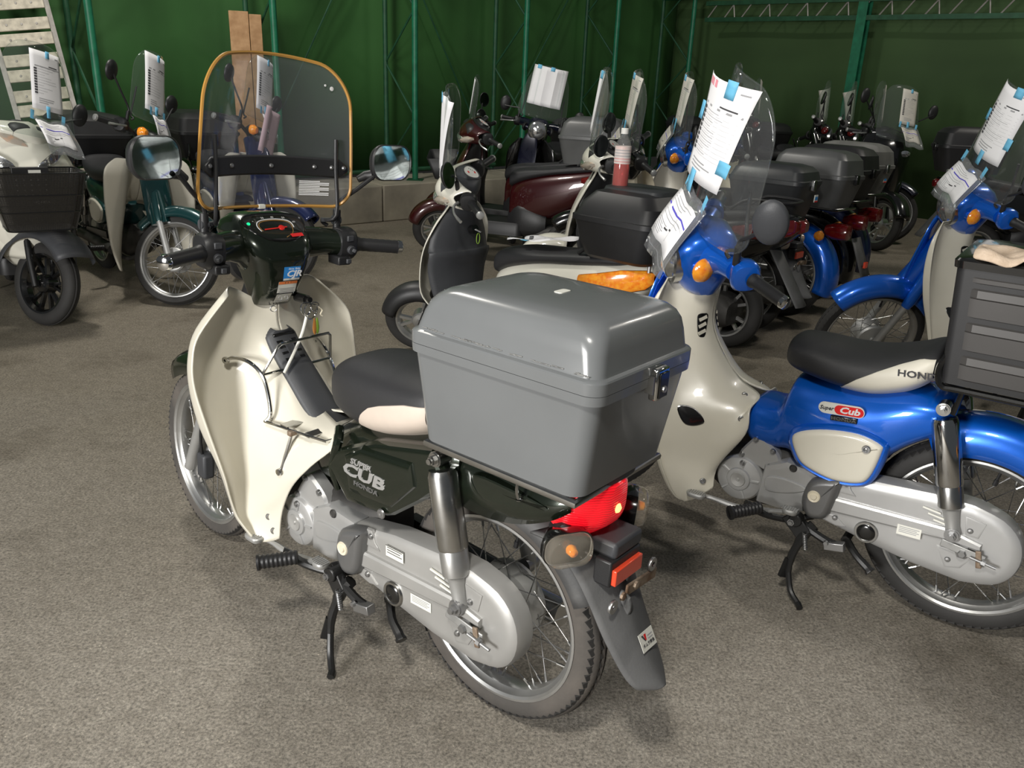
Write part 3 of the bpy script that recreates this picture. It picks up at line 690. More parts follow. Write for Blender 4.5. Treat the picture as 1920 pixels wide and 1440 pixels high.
    for c, ln, yaw in (((.740, .175, .232), .030, -10), ((.45, .178, .276), .024, 10)):
        g = M(); o2 = rrect(.062 if ln > .025 else .045, .036, .016, 4); rings = [[(c[0] + x * sc, c[1] + y * sc, c[2] + h) for x, y in o2] for sc, h in ((.9, -.006), (1, 0), (1, .005), (.9, .008))]
        g.loft(rings)
        for k in range(-3, 4): g.box((c[0] + k * .007 - .0015, c[1] - .012, c[2] + .007), (c[0] + k * .007 + .0015, c[1] + .012, c[2] + .010))
        obj('pedal_pad', g, ALUD, gp)
def shock(root, top, bot, upmat, lowmat, lo):
    t, b = V(top), V(bot); d = (t - b).normalized(); L = (t - b).length
    def at(f): return b + d * (L * f)
    g = M(); pts = [(.93, .016), (.925, .030), (.89, .0345), (.42, .0355), (.40, .034)]
    g.tube([at(f) for f, _ in pts], [r for _, r in pts], 24); sh = obj('shock_absorber', g, upmat, root, ang=50)
    g = M(); pts = [(.43, .030), (.42, .0325), (.225, .0325), (.21, .028), (.205, .02)]; g.tube([at(f) for f, _ in pts], [r for _, r in pts], 24); obj('lower_cover', g, lowmat, sh, ang=40)
    g = M(); pts = [(.215, .024), (.17, .021), (.06, .018), (.02, .020), (-.03, .019), (-.06, .010)]; g.tube([at(f) for f, _ in pts], [r for _, r in pts], 14)
    obj('lower_fork', g, ALUD, sh)
    y = V((0, 1 if top[1] > 0 else -1, 0))
    for p, r in ((t, .018), (b, .020)):
        g = M(); g.cyl(p - y * .022, p + y * .018, r, 16); g.cyl(p + y * .016, p + y * .022, r * .85, 16); g.cyl(p + y * .02, p + y * .032, r * .55, 6); g.cyl(p + y * .03, p + y * .038, r * .36, 10)
        obj('mount_bolt', g, STEEL if p is b else CHROMEW, sh, ang=25)
def seat(root, st, e, skirt, bound, lo):
    """stations (x, z bottom, z top, half width); bound gives the skirt's upper edge angle along x"""
    g = M(); S = cr(st, 5); rings = []
    for x, a, b, h in S:
        rg = ell(x, (a + b) / 2, (b - a) / 2, h, 40, e); rings.append(rg)
    g.loft(rings); so = obj('seat', g, SEAT, root, ang=60)
    if not skirt: return so
    x0, x1 = bound[0][0], bound[-1][0]; g = M()
    for s in (1, -1):
        rows = []
        for i in range(25):
            x = x0 + (x1 - x0) * i / 24
            k = 0
            while k < len(S) - 2 and not (min(S[k][0], S[k + 1][0]) <= x <= max(S[k][0], S[k + 1][0])): k += 1
            f = (x - S[k][0]) / (S[k + 1][0] - S[k][0]) if abs(S[k + 1][0] - S[k][0]) > 1e-9 else 0
            a, b, h = [S[k][q] + (S[k + 1][q] - S[k][q]) * f for q in (1, 2, 3)]
            j = 0
            while j < len(bound) - 2 and not (min(bound[j][0], bound[j + 1][0]) - 1e-9 <= x <= max(bound[j][0], bound[j + 1][0]) + 1e-9): j += 1
            ft = (x - bound[j][0]) / (bound[j + 1][0] - bound[j][0]); zt = bound[j][1] + (bound[j + 1][1] - bound[j][1]) * ft
            zc, hz = (a + b) / 2, (b - a) / 2; row = []
            for q in range(9):
                z = a - .001 + .010 + (zt - a - .009) * q / 8; w = max(-1, min(1, (z - zc) / hz)); y = h * (max(0, 1 - abs(w) ** e)) ** (1 / e)
                row.append((x, s * (y + .003), z))
            row = [(x, s * h * .55, a - .001)] + row + [(x, row[-1][1] - s * .006, row[-1][2] + .001)]; rows.append(row)
        g.grid(rows)
    obj('seat_skirt', g, skirt, so, ang=60)
    return so
SEAT_A = [(.512, .705, .748, .045), (.502, .680, .772, .085), (.475, .655, .792, .108), (.42, .642, .806, .122), (.33, .640, .812, .132), (.24, .662, .818, .136), (.17, .690, .822, .136), (.14, .705, .815, .130), (.132, .72, .80, .11)]
SEAT_B = [(.566, .700, .742, .05), (.557, .682, .760, .09), (.53, .668, .768, .112), (.47, .658, .768, .130), (.395, .650, .764, .140), (.31, .652, .772, .146), (.23, .680, .795, .148), (.185, .71, .815, .142), (.165, .735, .815, .13), (.158, .755, .80, .10)]
BND_A = [(.378, .648), (.366, .672), (.345, .702), (.318, .724), (.28, .740), (.20, .765), (.138, .775)]
BND_B = [(.395, .655), (.380, .672), (.350, .700), (.30, .735), (.25, .765), (.20, .79), (.168, .795)]
def grips(root, S, lo, gripmat=BLACK, swmat=BLACK):
    for s in (1, -1):
        A, B_ = V((.802, .225 * s, 1.0)), V((.750, .338 * s, .994)); g = M(); n = 14
        pts = [A + (B_ - A) * (i / n) for i in range(n + 1)]; rr = [.0215 if i == 0 else .0182 + .0008 * (i % 2) for i in range(n + 1)]; rr[1] = .0215
        g.tube(pts, rr, 16); gr = obj('grip', g, gripmat, root, S)
        d = (B_ - A).normalized(); g = M(); g.tube([B_, B_ + d * .003, B_ + d * .012, B_ + d * .016], [.0200, .0200, .0180, .010], 16); obj('bar_end', g, CHROME if gripmat is BLACK and not lo else ALUD, gr)
        g = M(); y0 = .176
        rings = []
        for t, rx, rz in ((0, .036, .040), (.3, .040, .044), (.75, .042, .045), (.95, .036, .038), (1, .024, .024)):
            c = V((.818, (.172 + .054 * t) * s, 1.002)); rings.append([c + V((rx * math.copysign(abs(math.cos(q)) ** .7, math.cos(q)), 0, rz * math.copysign(abs(math.sin(q)) ** .7, math.sin(q)))) for q in [2 * math.pi * k / 24 for k in range(24)]])
        g.loft(rings); sw = obj('switch_housing', g, swmat, root, S)
        if not lo:
            g = M(); g.box((.772, .180 * s - .014, .948), (.826, .180 * s + .026, .972)); obj('lower_switch', g, BLACK, sw, bev=.004)
            g = M(); g.box((.774, .195 * s - .010, 1.012), (.781, .195 * s + .010, 1.028)); obj('dip_switch', g, DKGREY, sw, bev=.002)
            g = M(); g.cyl((.781, .197 * s, .990), (.770, .197 * s, .988), .012, 14); g.bar((.770, .197 * s, .990), (.764, .205 * s, .986), .010, .010); obj('turn_switch', g, DKGREY, sw, bev=.002)
            g = M(); g.box((.764, .185 * s - .006, .953), (.772, .185 * s + .008, .966)); obj('horn_button', g, DKGREY, sw, bev=.002)
    if 1:
        g = M(); g.tube([(.85, -.20, 1.0), (.868, -.23, .995), (.862, -.29, .985), (.838, -.345, .975)], [.008, .007, .006, .008], 8, k=4); obj('brake_lever', g, ALU, root, S)
def tube_part(n, pts, r, mat, par, k=4, mtx=None, seg=8): return obj(n, M().tube(pts, r, seg, k=k), mat, par, mtx)
def rearbox(root, kind, lo):
    X0, X1 = -.316, .148
    if kind == 'grey':                                               # tall grey moulded box with a domed lid
        g = M(); rbox(g, [(.712, -.272, .110, .146, .03), (.720, -.284, .122, .156, .035), (.915, X0 + .004, X1 - .004, .172, .032), (.916, X0 - .004, X1 + .003, .178, .034), (.934, X0 - .005, X1 + .004, .179, .034)])
        bx = obj('rear_box', g, BOXG, root, ang=30)
        g = M(); rbox(g, [(.935, X0 - .005, X1 + .004, .179, .034), (.957, X0 - .005, X1 + .004, .179, .034), (.960, X0 - .003, X1 + .002, .177, .034), (.963, X0 + .004, X1 - .005, .170, .032), (.968, X0 + .006, X1 - .007, .168, .03), (1.0, X0 + .010, X1 - .018, .165, .034),
                              (1.022, X0 + .014, X1 - .028, .161, .038), (1.036, X0 + .021, X1 - .04, .155, .042), (1.046, X0 + .032, X1 - .055, .145, .044), (1.052, X0 + .05, X1 - .075, .13, .045), (1.056, X0 + .085, X1 - .11, .10, .045), (1.058, X0 + .14, X1 - .16, .05, .03)])
        obj('box_lid', g, BOXG, bx, ang=30)
        g = M(); g.tube(cr([(X0 + .040, -.152, .709), (X0 + .040, .152, .709), (.112, .150, .709), (.112, -.150, .709)], 1, True), .009, 8, closed=True); obj('base_rail', g, CHROMEW, bx)
        if not lo:
            m = MX.Translation((X0 - .004, -.02, .925))
            obj('box_latch', M().box((-.018, -.022, -.035), (.0, .022, .028), m), CHROME, bx, bev=.004)
            obj('latch_plate', M().box((-.021, -.016, -.030), (-.018, .016, .020), m), BLACKP, bx, bev=.002)
            g = M(); g.lathe([(0, .002), (.003, .002), (.004, .0035), (.0065, .0035), (.007, 0)], (X0 - .025, -.02, .912), (-1, 0, 0), 14); obj('latch_lock', g, STEEL, bx)
            for s in (-.026, .026): obj('latch_cheek', M().box((-.014, s - .003, -.02), (.004, s + .003, .015), m), CHROMEW, bx)
            g = M(); o2 = rrect(.020, .036, .006, 3); g.loft([[(-.105 + x, .0 + y, 1.0568 + z) for x, y in o2] for z in (0, .0025)]); obj('lid_badge', g, STICKW, bx)
        return bx
    if kind == 'ridged':                                             # folding-crate style box in matt grey panels with black corners
        x0, x1, hy, z0, z1 = -.34, .165, .198, .755, 1.055
        g = M(); rbox(g, [(z0, x0 + .02, x1 - .02, hy - .016, .02), (z1, x0, x1, hy, .022)], 4); bx = obj('rear_box', g, BOXK, root, ang=30)
        for s in (1, -1):
            g = M()
            def P(x, z, o):
                t = (z - z0) / (z1 - z0); return (x, s * (hy - .016 + .016 * t + o), z)
            zs = [(.768, .0), (.772, .004), (.80, .004), (.803, .004)]
            rows = []; ribs = (.820, .905, .990)
            prof = [(.770, -.001), (.774, .004)]
            for r_ in ribs: prof += [(r_ - .010, .004), (r_ - .006, .009), (r_ + .012, .006), (r_ + .018, -.004), (r_ + .026, -.004), (r_ + .030, .004)]
            prof += [(1.030, .004), (1.033, -.001)]
            for x in (x0 + .045, x0 + .06, x1 - .055, x1 - .04):
                e_ = x in (x0 + .06, x1 - .055); rows.append([P(x - .02 * (1 - (z - z0) / (z1 - z0)) * (1 if x > 0 else -1), z, o if e_ else min(o, -.0)) for z, o in prof])
            g.grid(rows); obj('box_panel', g, BOXR, bx, ang=25)
        g = M(); rbox(g, [(1.05, x0 - .006, x1 + .006, hy + .006, .024), (1.068, x0 - .008, x1 + .008, hy + .008, .024), (1.074, x0 - .004, x1 + .004, hy + .004, .022), (1.082, x0 + .03, x1 - .03, hy - .03, .02)], 4); obj('box_lid', g, BLACKP, bx, ang=30)
        return bx
    mat = {'black': BOXK, 'dark': BOXD, 'midgrey': pm('mid_grey_box', (.085, .087, .087), .38, var=.15, vs=5), 'dusty': pm('dusty_grey_box', (.15, .15, .14), .65, var=.2, vs=6)}[kind.split('_')[0]]
    big = 1.22 if 'huge' in kind else 1.06 if 'big' in kind else .98; wy = 1.2 if 'huge' in kind else .90 if 'big' in kind else .86
    g = M(); rbox(g, [(.735, -.29 * big, .09 * big, .15 * wy, .05), (.90, -.33 * big, .12 * big, .185 * wy, .05), (.915, -.335 * big, .125 * big, .19 * wy, .05)], 4); bx = obj('rear_box', g, mat, root, ang=30)
    g = M(); rbox(g, [(.915, -.338 * big, .128 * big, .193 * wy, .05), (.935, -.338 * big, .128 * big, .193 * wy, .05), (.94, -.33 * big, .12 * big, .186 * wy, .05), (.985 + .04 * (big > 1), -.315 * big, .10 * big, .172 * wy, .05), (1.01 + .05 * (big > 1), -.285 * big, .07 * big, .145 * wy, .05), (1.02 + .055 * (big > 1), -.23 * big, .02, .10, .04)], 4)
    obj('box_lid', g, mat, bx, ang=30)
    g = M(); g.box((-.352 * big, -.02, .885), (-.332 * big, .02, .945)); obj('box_latch', g, CHROMEW if kind.startswith('d') else BLACKP, bx, bev=.004)
    if 'sticker' in kind:
        q = obj('box_sticker', M().box((-.335, -.09, .82), (-.3305, -.045, .86)), STICKW, bx); obj('sticker_print', M().box((-.336, -.085, .832), (-.3352, -.05, .85)), STICKB, q); obj('sticker_band', M().box((-.336, -.09, .82), (-.3352, -.045, .827)), STICKR, q)
    return bx
def cub(name, label, B, steer, P, group=None):
    lo = P.get('lo', True); A = P['style'] == 'A'; paint = P['paint']; shm = P.get('shield', CREAM); S = smat(steer)
    root = empty(name, B, label, 'motorcycle', group)
    tm = P.get('tyre', TYREK)
    rw = wheel('rear_wheel', root, MX.Translation((0, 0, .288)), .288, .078, lo, tm, rd=.075 if lo else .095)
    fw = wheel('front_wheel', root, S @ MX.Translation((1.21, 0, .279)), .279, .068, lo, tm)
    # front end
    for s in (1, -1):
        g = M(); b = V((1.205, .082 * s, .272)); t = b + SAX * .40
        g.cyl(b - SAX * .03, b + SAX * .26, .0185, 16); obj('fork_leg', g, ALUD if P.get('bright_fork', 1) else FRAME, root, S)
        g = M(); g.tube([b + SAX * .24, b + SAX * .27, b + SAX * .42 + V((0, -.02 * s, 0))], [.023, .027, .030], 14); obj('fork_cover', g, paint if P.get('fork_paint', not A) else BLACK, root, S)
    rows = fender_arc((1.21, .279), .335, 172 if A else 150, 56 if A else 48, .062, .075)
    obj('front_fender', rows, paint, root, S, sol=.003)
    g = M(); g.tube([V((1.10, 0, .48)), V((1.03, 0, .62)), V((.90, 0, .88)), V((.86, 0, .95))], [.062, .058, .05, .045], 18); obj('steering_column', g, paint if not A else BLACK, root)
    if not A or lo:
        g = M(); g.loft([ell(x, z, hz, hy, 20, 3) for x, z, hz, hy in ((.97, .92, .02, .05), (1.0, .86, .03, .075), (1.03, .75, .04, .085), (1.065, .62, .045, .085), (1.075, .52, .03, .075))]); obj('front_cover', g, paint, root)
    sg = shield_g(P.get('rows') or (SH_A if A else SH_B)); sh = obj('leg_shield', sg, shm, root, sol=-.004, ang=70); sb = sg.bvh()
    # engine side
    engine(root, lo); chain_case(root, lo, P.get('case', SILVER)); pivot_peg_stand(root, lo, GUN if A else GUN, P.get('stand', not lo))
    for s in (1, -1): shock(root, (.096 if A else .124, .124 * s, .672), (.022 if A else .033, .123 * s, .332), P.get('shock', CHROME), P.get('shock2', CHROMEW), lo)
    g = M(); g.cyl((-.10, -.11, .25), (.55, -.12, .24), .035, 12); g.tube([(.55, -.12, .24), (.68, -.08, .20), (.74, 0, .24)], .016, 10, k=4); obj('exhaust', g, CHROMEW if not lo else ENGINE, root)
    obj('swing_arm', M().bar((.40, -.09, .31), (0, -.09, .288), .03, .045), FRAME, root)
    # body
    if A:
        g = M(); loftx(g, [(.64, .45, .535, .05), (.58, .43, .56, .075), (.52, .43, .60, .09), (.44, .44, .640, .105), (.36, .46, .655, .115), (.30, .485, .668, .12), (.2, .53, .69, .125), (.10, .58, .705, .115), (.06, .60, .705, .105)], 4); bd = obj('body_cover', g, paint, root)
        sc_ = [(.468, .530), (.440, .580), (.392, .606), (.292, .650), (.112, .692), (.078, .65), (.100, .589), (.144, .548), (.235, .478), (.262, .466), (.395, .455)]
        g = M(); g.pillow(sc_, [(0, .10), (0, .126), (.007, .136), (.016, .140)]); cv = obj('side_cover', g, paint, root, ang=25)
        hx = [(.392, .585), (.330, .625), (.165, .640), (.152, .585), (.232, .505), (.375, .495)]
        g = M(); g.pillow(hx, [(-.004, .136), (.004, .146), (.014, .150), (.03, .151)]); obj('raised_panel', g, paint, cv, ang=20)
        g = M(); g.v = []; g.pillow(sc_, [(0, .10), (0, .126), (.007, .136), (.016, .140)]); obj('side_cover', M().add([(x, -y, z) for x, y, z in g.v], [f[::-1] for f in g.f]), paint, root, ang=25)
        g = M(); g.tube([(.462, .10, .62), (.435, .128, .60), (.455, .13, .53), (.44, .125, .47)], [.012, .012, .010, .008], 8, k=5); obj('cover_trim', g, paint, cv)
        g = M(); g.lathe([(0, .002), (.006, .004), (.011, .003), (.013, 0)], (.262, .145, .478), (0, 1, 0), 14); obj('cover_screw', g, STEEL, cv)
        rc = M(); archx(rc, [(.135, .600, .700, .10), (.10, .575, .702, .105), (.0, .565, .705, .108), (-.1, .582, .705, .112), (-.19, .622, .705, .112), (-.235, .655, .70, .10)]); obj('tail_cowl', rc, paint, root, sol=-.003)
        g = M(); g.pillow(cr([(.02, .640), (-.02, .605), (-.10, .612), (-.18, .640), (-.18, .655), (-.08, .662), (.0, .662)], 3, True), [(0, .100), (.003, .112), (.010, .114)]); obj('cowl_inset', g, paint, root)
        inner = fender_arc((0, .288), .318, 70, 152, .058, .05, n=16); obj('inner_fender', inner, FLAP, root, sol=.003)
        # long rubber flap, keeled down the middle
        ctr = [(-.17, .575, .10), (-.225, .570, .098), (-.275, .525, .092), (-.315, .465, .084), (-.355, .395, .077), (-.40, .328, .066), (-.422, .302, .052), (-.432, .292, .026)]
        rows = []
        for x, z, w in cr(ctr, 4): rows.append([(x + .030 * (abs(q) ** 1.7), w * q, z - .004 * abs(q)) for q in [i / 6 - 1 for i in range(13)]])
        fp = obj('mud_flap', M().grid(rows), FLAP, root, sol=.005, ang=60)
        for zc in (.50, .445):
            x = -.285 - (.51 - zc) * .5; g = M(); yy = -.02 if zc > .47 else .012
            g.loft([[(x - .012 - d, yy + a * .012 * w, zc + b * .035 * w) for a, b in rrect(1.6, 1.8, .7, 3)] for d, w in ((-.012, 1), (.010, .7), (.014, .35))]); obj('flap_boss', g, FLAP, fp)
        # plate bracket (licence plate removed)
        pb = obj('plate_bracket', M().box((-.330, -.075, .462), (-.324, .045, .488), MX.Rotation(R(4), 4, 'X')), RUST, root, bev=.003)
        for y, z in ((.030, .478), (-.02, .481)):
            g = M(); g.lathe([(0, .007), (.006, .006), (.009, .005), (.010, 0)], (-.330, y, z - .003), (-1, 0, 0), 8); obj('plate_bolt', g, RUST, pb)
        for y in (.062, -.085):
            g = M(); g.lathe([(.006, .003), (.015, .003), (.016, 0), (.015, -.003), (.006, -.003), (.006, .003)], (-.329, y, .464 if y > 0 else .498), (-1, 0, 0), 18); obj('bracket_ear', g, STEEL, pb)
        obj('plate_light_housing', M().box((-.315, -.055, .556), (-.225, .048, .592)), DKGREY, root, bev=.008)
        rf = obj('rear_reflector', M().box((-.326, -.045, .505), (-.314, .056, .540)), REFL, root, bev=.002)
        obj('reflector_holder', M().box((-.316, -.05, .50), (-.275, .062, .558)), BLACK, rf, bev=.004)
    else:
        g = M(); loftx(g, [(.645, .44, .54, .095), (.625, .412, .552, .105), (.58, .405, .553, .108), (.545, .41, .568, .112), (.530, .41, .635, .115), (.51, .41, .655, .118), (.45, .39, .655, .125), (.36, .38, .665, .130), (.30, .40, .675, .132), (.245, .465, .685, .133), (.20, .515, .69, .132), (.15, .555, .688, .126), (.11, .58, .68, .112), (.10, .60, .67, .09)], 4, 36, 3); bd = obj('body_cover', g, paint, root)
        o2 = cr([(.492, .485), (.470, .515), (.40, .540), (.315, .550), (.252, .535), (.245, .51), (.262, .43), (.292, .402), (.36, .392), (.43, .407), (.465, .43)], 4, True)
        for s in (1, -1):
            g = M(); g.pillow(o2, [(-.014, .10), (-.012, .134), (-.004, .142), (.004, .140)], s); r_ = obj('cover_surround', g, paint, root, ang=50)
            g = M(); g.pillow(o2, [(.002, .12), (.002, .142), (.008, .150), (.014, .152)], s); cv = obj('side_cover', g, P.get('cover', shm), root, ang=50)
            g = M(); g.lathe([(0, .002), (.004, .001), (.007, .004), (.010, .004), (.012, 0)], (.285, .155 * s, .515), (0, s, 0), 14); obj('cover_screw', g, STEEL, cv)
        obj('rear_fender', fender_arc((0, .288), .355, 62, 196, .085, .10, n=30, e=3), paint, root, sol=.003, ang=60)
        if P.get('flap', 0):
            pass
    # tail
    tx = -.21
    if A:
        lens = []
        for x, za, zb, w in ((-.165, .625, .665, .094), (-.195, .592, .685, .094), (-.228, .588, .700, .087), (-.256, .596, .708, .072), (-.276, .612, .712, .050), (-.288, .635, .705, .028)): lens.append(ell(x, (za + zb) / 2, (zb - za) / 2, w, 24, 3.2, .010))
        tl = obj('tail_lamp', M().loft(lens), P.get('lens', REDLENS), root)
        if P.get('lens') is None:
            g = M(); g.lathe([(0, -.012), (.009, -.008), (.012, 0), (.009, .008), (0, .012)], (-.283, .012, .652), (0, 0, 1), 14); obj('bulb', g, BULB, tl)
        g = M(); g.loft([ell(x, z, hz, w, 20, 3) for x, z, hz, w in ((-.15, .700, .010, .10), (-.19, .710, .012, .098), (-.24, .718, .012, .082), (-.283, .718, .010, .05))]); obj('tail_lamp_cover', g, BLACK, tl)
        for s in (1, -1):
            c = V((-.258, .128 * s, .592)); n_ = V((-.86, .50 * s, -.06)).normalized(); ux = V((0, 0, 1)).cross(n_).normalized(); uy = n_.cross(ux)
            def at_(x, z, d): return c + ux * x + uy * z + n_ * d
            o2 = rrect(.100, .070, .028, 5)
            g = M(); g.loft([[at_(x * q - .0 * d, z * q, d) for x, z in o2] for q, d in ((.55, -.060), (.75, -.045), (1.04, -.022), (1.05, -.006))]); wk = obj('winker_body', g, BLACKP, root)
            g = M(); g.tube([(-.20, .07 * s, .60), (-.225, .10 * s, .60), at_(0, 0, -.05)], [.03, .026, .022], 10); obj('winker_stalk', g, BLACK, wk)
            wl = obj('winker_lens', M().loft([[at_(x * q, z * q, d) for x, z in o2] for q, d in ((1.0, -.006), (.98, .004), (.88, .014), (.6, .020), (.2, .022))]), P.get('wink', WLENS), wk)
            b_ = M(); b_.loft([[at_(x * q, z * q, d) for x, z in o2] for q, d in ((.99, -.005), (.6, -.016), (.2, -.018))], True, False, True); obj('reflector', b_, HEAD, wl)
            if not lo: b_ = M(); b_.lathe([(0, .016), (.009, .012), (.012, 0), (.008, -.01), (0, -.012)], at_(.004, 0, 0), n_, 12); obj('bulb', b_, ORANGE, wl)
    else:
        g = M(); g.loft([ell(x, .60, hz, w, 20, 2.8) for x, hz, w in ((-.24, .035, .05), (-.29, .05, .06), (-.345, .05, .058), (-.375, .045, .05), (-.38, .03, .03))]); tl = obj('tail_lamp', g, P.get('lens', REDDARK), root)
        for s in (1, -1):
            g = M(); g.cyl((-.24, .04 * s, .58), (-.245, .12 * s, .575), .012, 10); wk = obj('winker_stalk', g, BLACK, root)
            g = M(); g.lathe([(0, .022), (.018, .018), (.030, .004), (.033, 0), (.032, -.012), (.018, -.034), (0, -.038)], (-.26, .14 * s, .575), (-1, 0, 0), 18); obj('winker_lens', g, P.get('wm', ORANGE), wk)
    # carrier
    if P.get('carrier', 1):
        cm = CHROMEW if A else BLACKP; w = .115 if A else .155; z = .709 if A else .738
        g = M(); xr = -.25 if A else -.31; g.tube([(xr, w, z), (.11, w, z), (.13, w - .02, z), (.13, -w + .02, z), (.11, -w, z), (xr, -w, z), (xr - .02, -w + .02, z), (xr - .02, w - .02, z)], .0085, 8, closed=True)
        for x in (-.22, -.1, .02): g.cyl((x, -w, z - .003), (x, w, z - .003), .007, 8)
        for s in (1, -1): g.cyl((.09, w * s, z), (.10, (w - .02) * s, .665), .008, 8); g.cyl((-.12, w * s, z), (-.12, (w - .03) * s, .645), .006, 8)
        ca = obj('carrier', g, cm, root)
        if not A:
            for s in (1, -1): tube_part('carrier_hoop', [(-.05, .175 * s, .742), (.10, .175 * s, .742), (.135, .175 * s, .742), (.150, .175 * s, .765), (.150, .172 * s, .80), (.128, .165 * s, .855), (.118, .16 * s, .87)], .009, BLACKP, ca, k=4)
    if P.get('box'): rearbox(root, P['box'], lo)
    seat(root, SEAT_A if A else SEAT_B, 3.0 if A else 2.7, P.get('skirt'), BND_A if A else BND_B, lo)
    # handlebar
    if P.get('bar', 'nacelle') == 'nacelle':
        g = M()
        if A: rbox(g, [(.842, .835, .905, .055, .035), (.88, .805, .915, .062, .035), (.92, .790, .93, .070, .038), (.965, .782, .955, .082, .04), (1.0, .788, .985, .098, .045), (1.03, .812, .995, .104, .045), (1.056, .85, .985, .10, .045), (1.074, .878, .965, .082, .04), (1.08, .90, .94, .05, .02)], 7)
        else: rbox(g, [(.852, .835, .93, .055, .04), (.88, .822, .955, .068, .05), (.93, .800, .985, .080, .055), (.975, .785, 1.0, .090, .06), (1.02, .79, .99, .092, .06), (1.05, .81, .965, .082, .05), (1.068, .84, .93, .055, .035)], 7)
        nc = obj('handlebar_cover', g, paint, root, S, ang=60)
        for s in (1, -1):
            g = M(); rings = []
            for x, y, z, r1, r2 in ((.885, .07, .985, .055, .055), (.868, .10, 1.0, .046, .044), (.845, .14, 1.005, .040, .038), (.826, .175, 1.003, .039, .037)):
                rings.append([(x + r1 * math.cos(q), s * y, z + r2 * math.sin(q)) for q in [2 * math.pi * k / 22 for k in range(22)]])
            g.loft(rings); obj('bar_cover', g, paint, nc)
        hx = 1.0 if A else 1.005; hz = .955 if A else .968; hr = .072 if A else .080
        g = M(); g.lathe([(hr * .2, -.05), (hr, -.025), (hr * 1.06, 0), (hr, .006)], (hx - .02, 0, hz), (1, 0, 0), 28); hl = obj('headlight', g, CHROMEW if not A else BLACK, root, S)
        g = M(); g.lathe([(hr * .98, 0), (hr * .8, .012), (hr * .45, .021), (.0, .024)], (hx - .016, 0, hz), (1, 0, 0), 28); obj('headlight_lens', g, HEAD, hl)
        if not A:
            for s in (1, -1):
                g = M(); g.cyl((.93, .075 * s, .968), (.915, .115 * s, .974), .018, 12); wk = obj('front_winker', g, paint, root, S)
                g = M(); g.lathe([(0, .026), (.018, .024), (.030, .016), (.036, .003), (.037, 0), (.034, -.006), (.0, -.008)], (.915, .112 * s, .974), (-.55, s, .08), 24); obj('winker_lens', g, P.get('wm', ORANGE), wk)
    else:                                                            # bare handlebar of a delivery machine
        g = M(); g.tube([(.75, .30, 1.0), (.83, .19, 1.005), (.86, .10, .97), (.87, 0, .955), (.86, -.10, .97), (.83, -.19, 1.005), (.75, -.30, 1.0)], .012, 10, k=5); nc = obj('handlebar', g, FRAME, root, S)
        g = M(); g.loft([ell(x, z, hz, hy, 18, 2.6) for x, z, hz, hy in ((.80, 1.0, .02, .04), (.83, .995, .045, .065), (.90, .98, .055, .07), (.95, .965, .05, .06), (.965, .96, .02, .03))]); obj('meter_shell', g, BLACK, nc)
        for s in (1, -1):
            g = M(); g.cyl((.90, .05 * s, .97), (.905, .10 * s, .985), .010, 8); wk = obj('front_winker', g, FRAME, root, S)
            g = M(); g.lathe([(0, .03), (.02, .025), (.032, .006), (.034, 0), (.03, -.02), (.0, -.03)], (.92, .13 * s, .99), (1, 0, 0), 18); obj('winker_lens', g, P.get('wm', ORANGE), wk)
    grips(root, S, lo, P.get('grip', BLACK), BLACK if A or P.get('bar') else paint)
    if P.get('mirrors', 'oblong'):
        for s in P.get('mside', (1, -1)):
            hz = P.get('mz', 1.225); mirror_part(root, S, s, P.get('mirrors', 'oblong'), (.845, .195 * s, 1.055), P['mhead'] if 'mhead' in P else (.790, .335 * s, hz), P.get('mmat', BLACK), face=P.get('mface'))
    if P.get('screen'):
        windscreen(root, S, P['screen'], P.get('trim'), P.get('screen_mat', SCREEN))
        for s in (1, -1):
            sc = P['screen']; a = sc.at(s * sc.w0 * .78, sc.z0 + .16, -.004)
            tube_part('screen_stay', [(.86, .175 * s, 1.045), (.865, .16 * s, 1.06), (a.x - .008, a.y + .004 * s, 1.08), (a.x - .008, a.y, a.z - .06), (a.x - .006, a.y, a.z + .02)], .0055, BLACK, root, 4, S)
    return dict(root=root, S=S, B=B, shield=sh, sb=sb, W=B @ S, nacelle=nc)
# ------------------------------------------------------------------ the dark green motorcycle in front
SCR_A = Scr(.822, 1.100, 1.478, .222, .196, .055, .055, .075)
B1 = bmat(-.005, 1.654, 141.3, -1.3)
mn = cub('step_through_motorcycle', 'dark green motorcycle with a large grey rear box and lit red tail lamp', B1, -5.4,
         dict(style='A', paint=GREEN, lo=False, tyre=TYRE, case=SILVERW, skirt=SKIRT, box='grey', mirrors='oblong', screen=SCR_A, trim=GOLD, screen_mat=SCREENS, shock=CHROMEW, shock2=ALU, fork_paint=0))
r1, S1 = mn['root'], mn['S']
# windscreen band, studs and print
def band(sc, za, zb, off=-.006, n=20):
    rows = []
    for z0, o in ((za, off), (za + .004, off - .004), (zb - .004, off - .004), (zb, off)):
        rows.append([sc.at(-.205 + .41 * i / n, z0 + .006 * (1 - (2 * i / n - 1) ** 2) + (.016 if z0 <= za + .004 else -.016) * max(0, (abs(2 * i / n - 1) - .9) / .1) ** 2, o) for i in range(n + 1)])
    return M().grid(rows)
bn = obj('screen_band', band(SCR_A, 1.178, 1.225), BLACK, r1, S1, sol=.002)
for y in (.19, .12, .0, -.12, -.165, -.195):
    p = SCR_A.at(y, 1.206, -.011); g = M(); g.lathe([(0, .006), (.004, .005), (.006, .002), (.0065, 0)], p, (-1, 0, 0), 12); obj('stud', g, STEEL, bn)
ws = [o for o in r1.children if o.name.startswith('windscreen')][0]
p = SCR_A.at(-.12, 1.155, -.002)
for k in range(9): obj('printing', M().grid([[SCR_A.at(-.085 - .08 * i / 4 * (1 if k % 3 else .7), z, -.0025) for i in range(5)] for z in (1.168 - k * .0045, 1.1655 - k * .0045)]), WHITEINK, ws, kind='stuff')
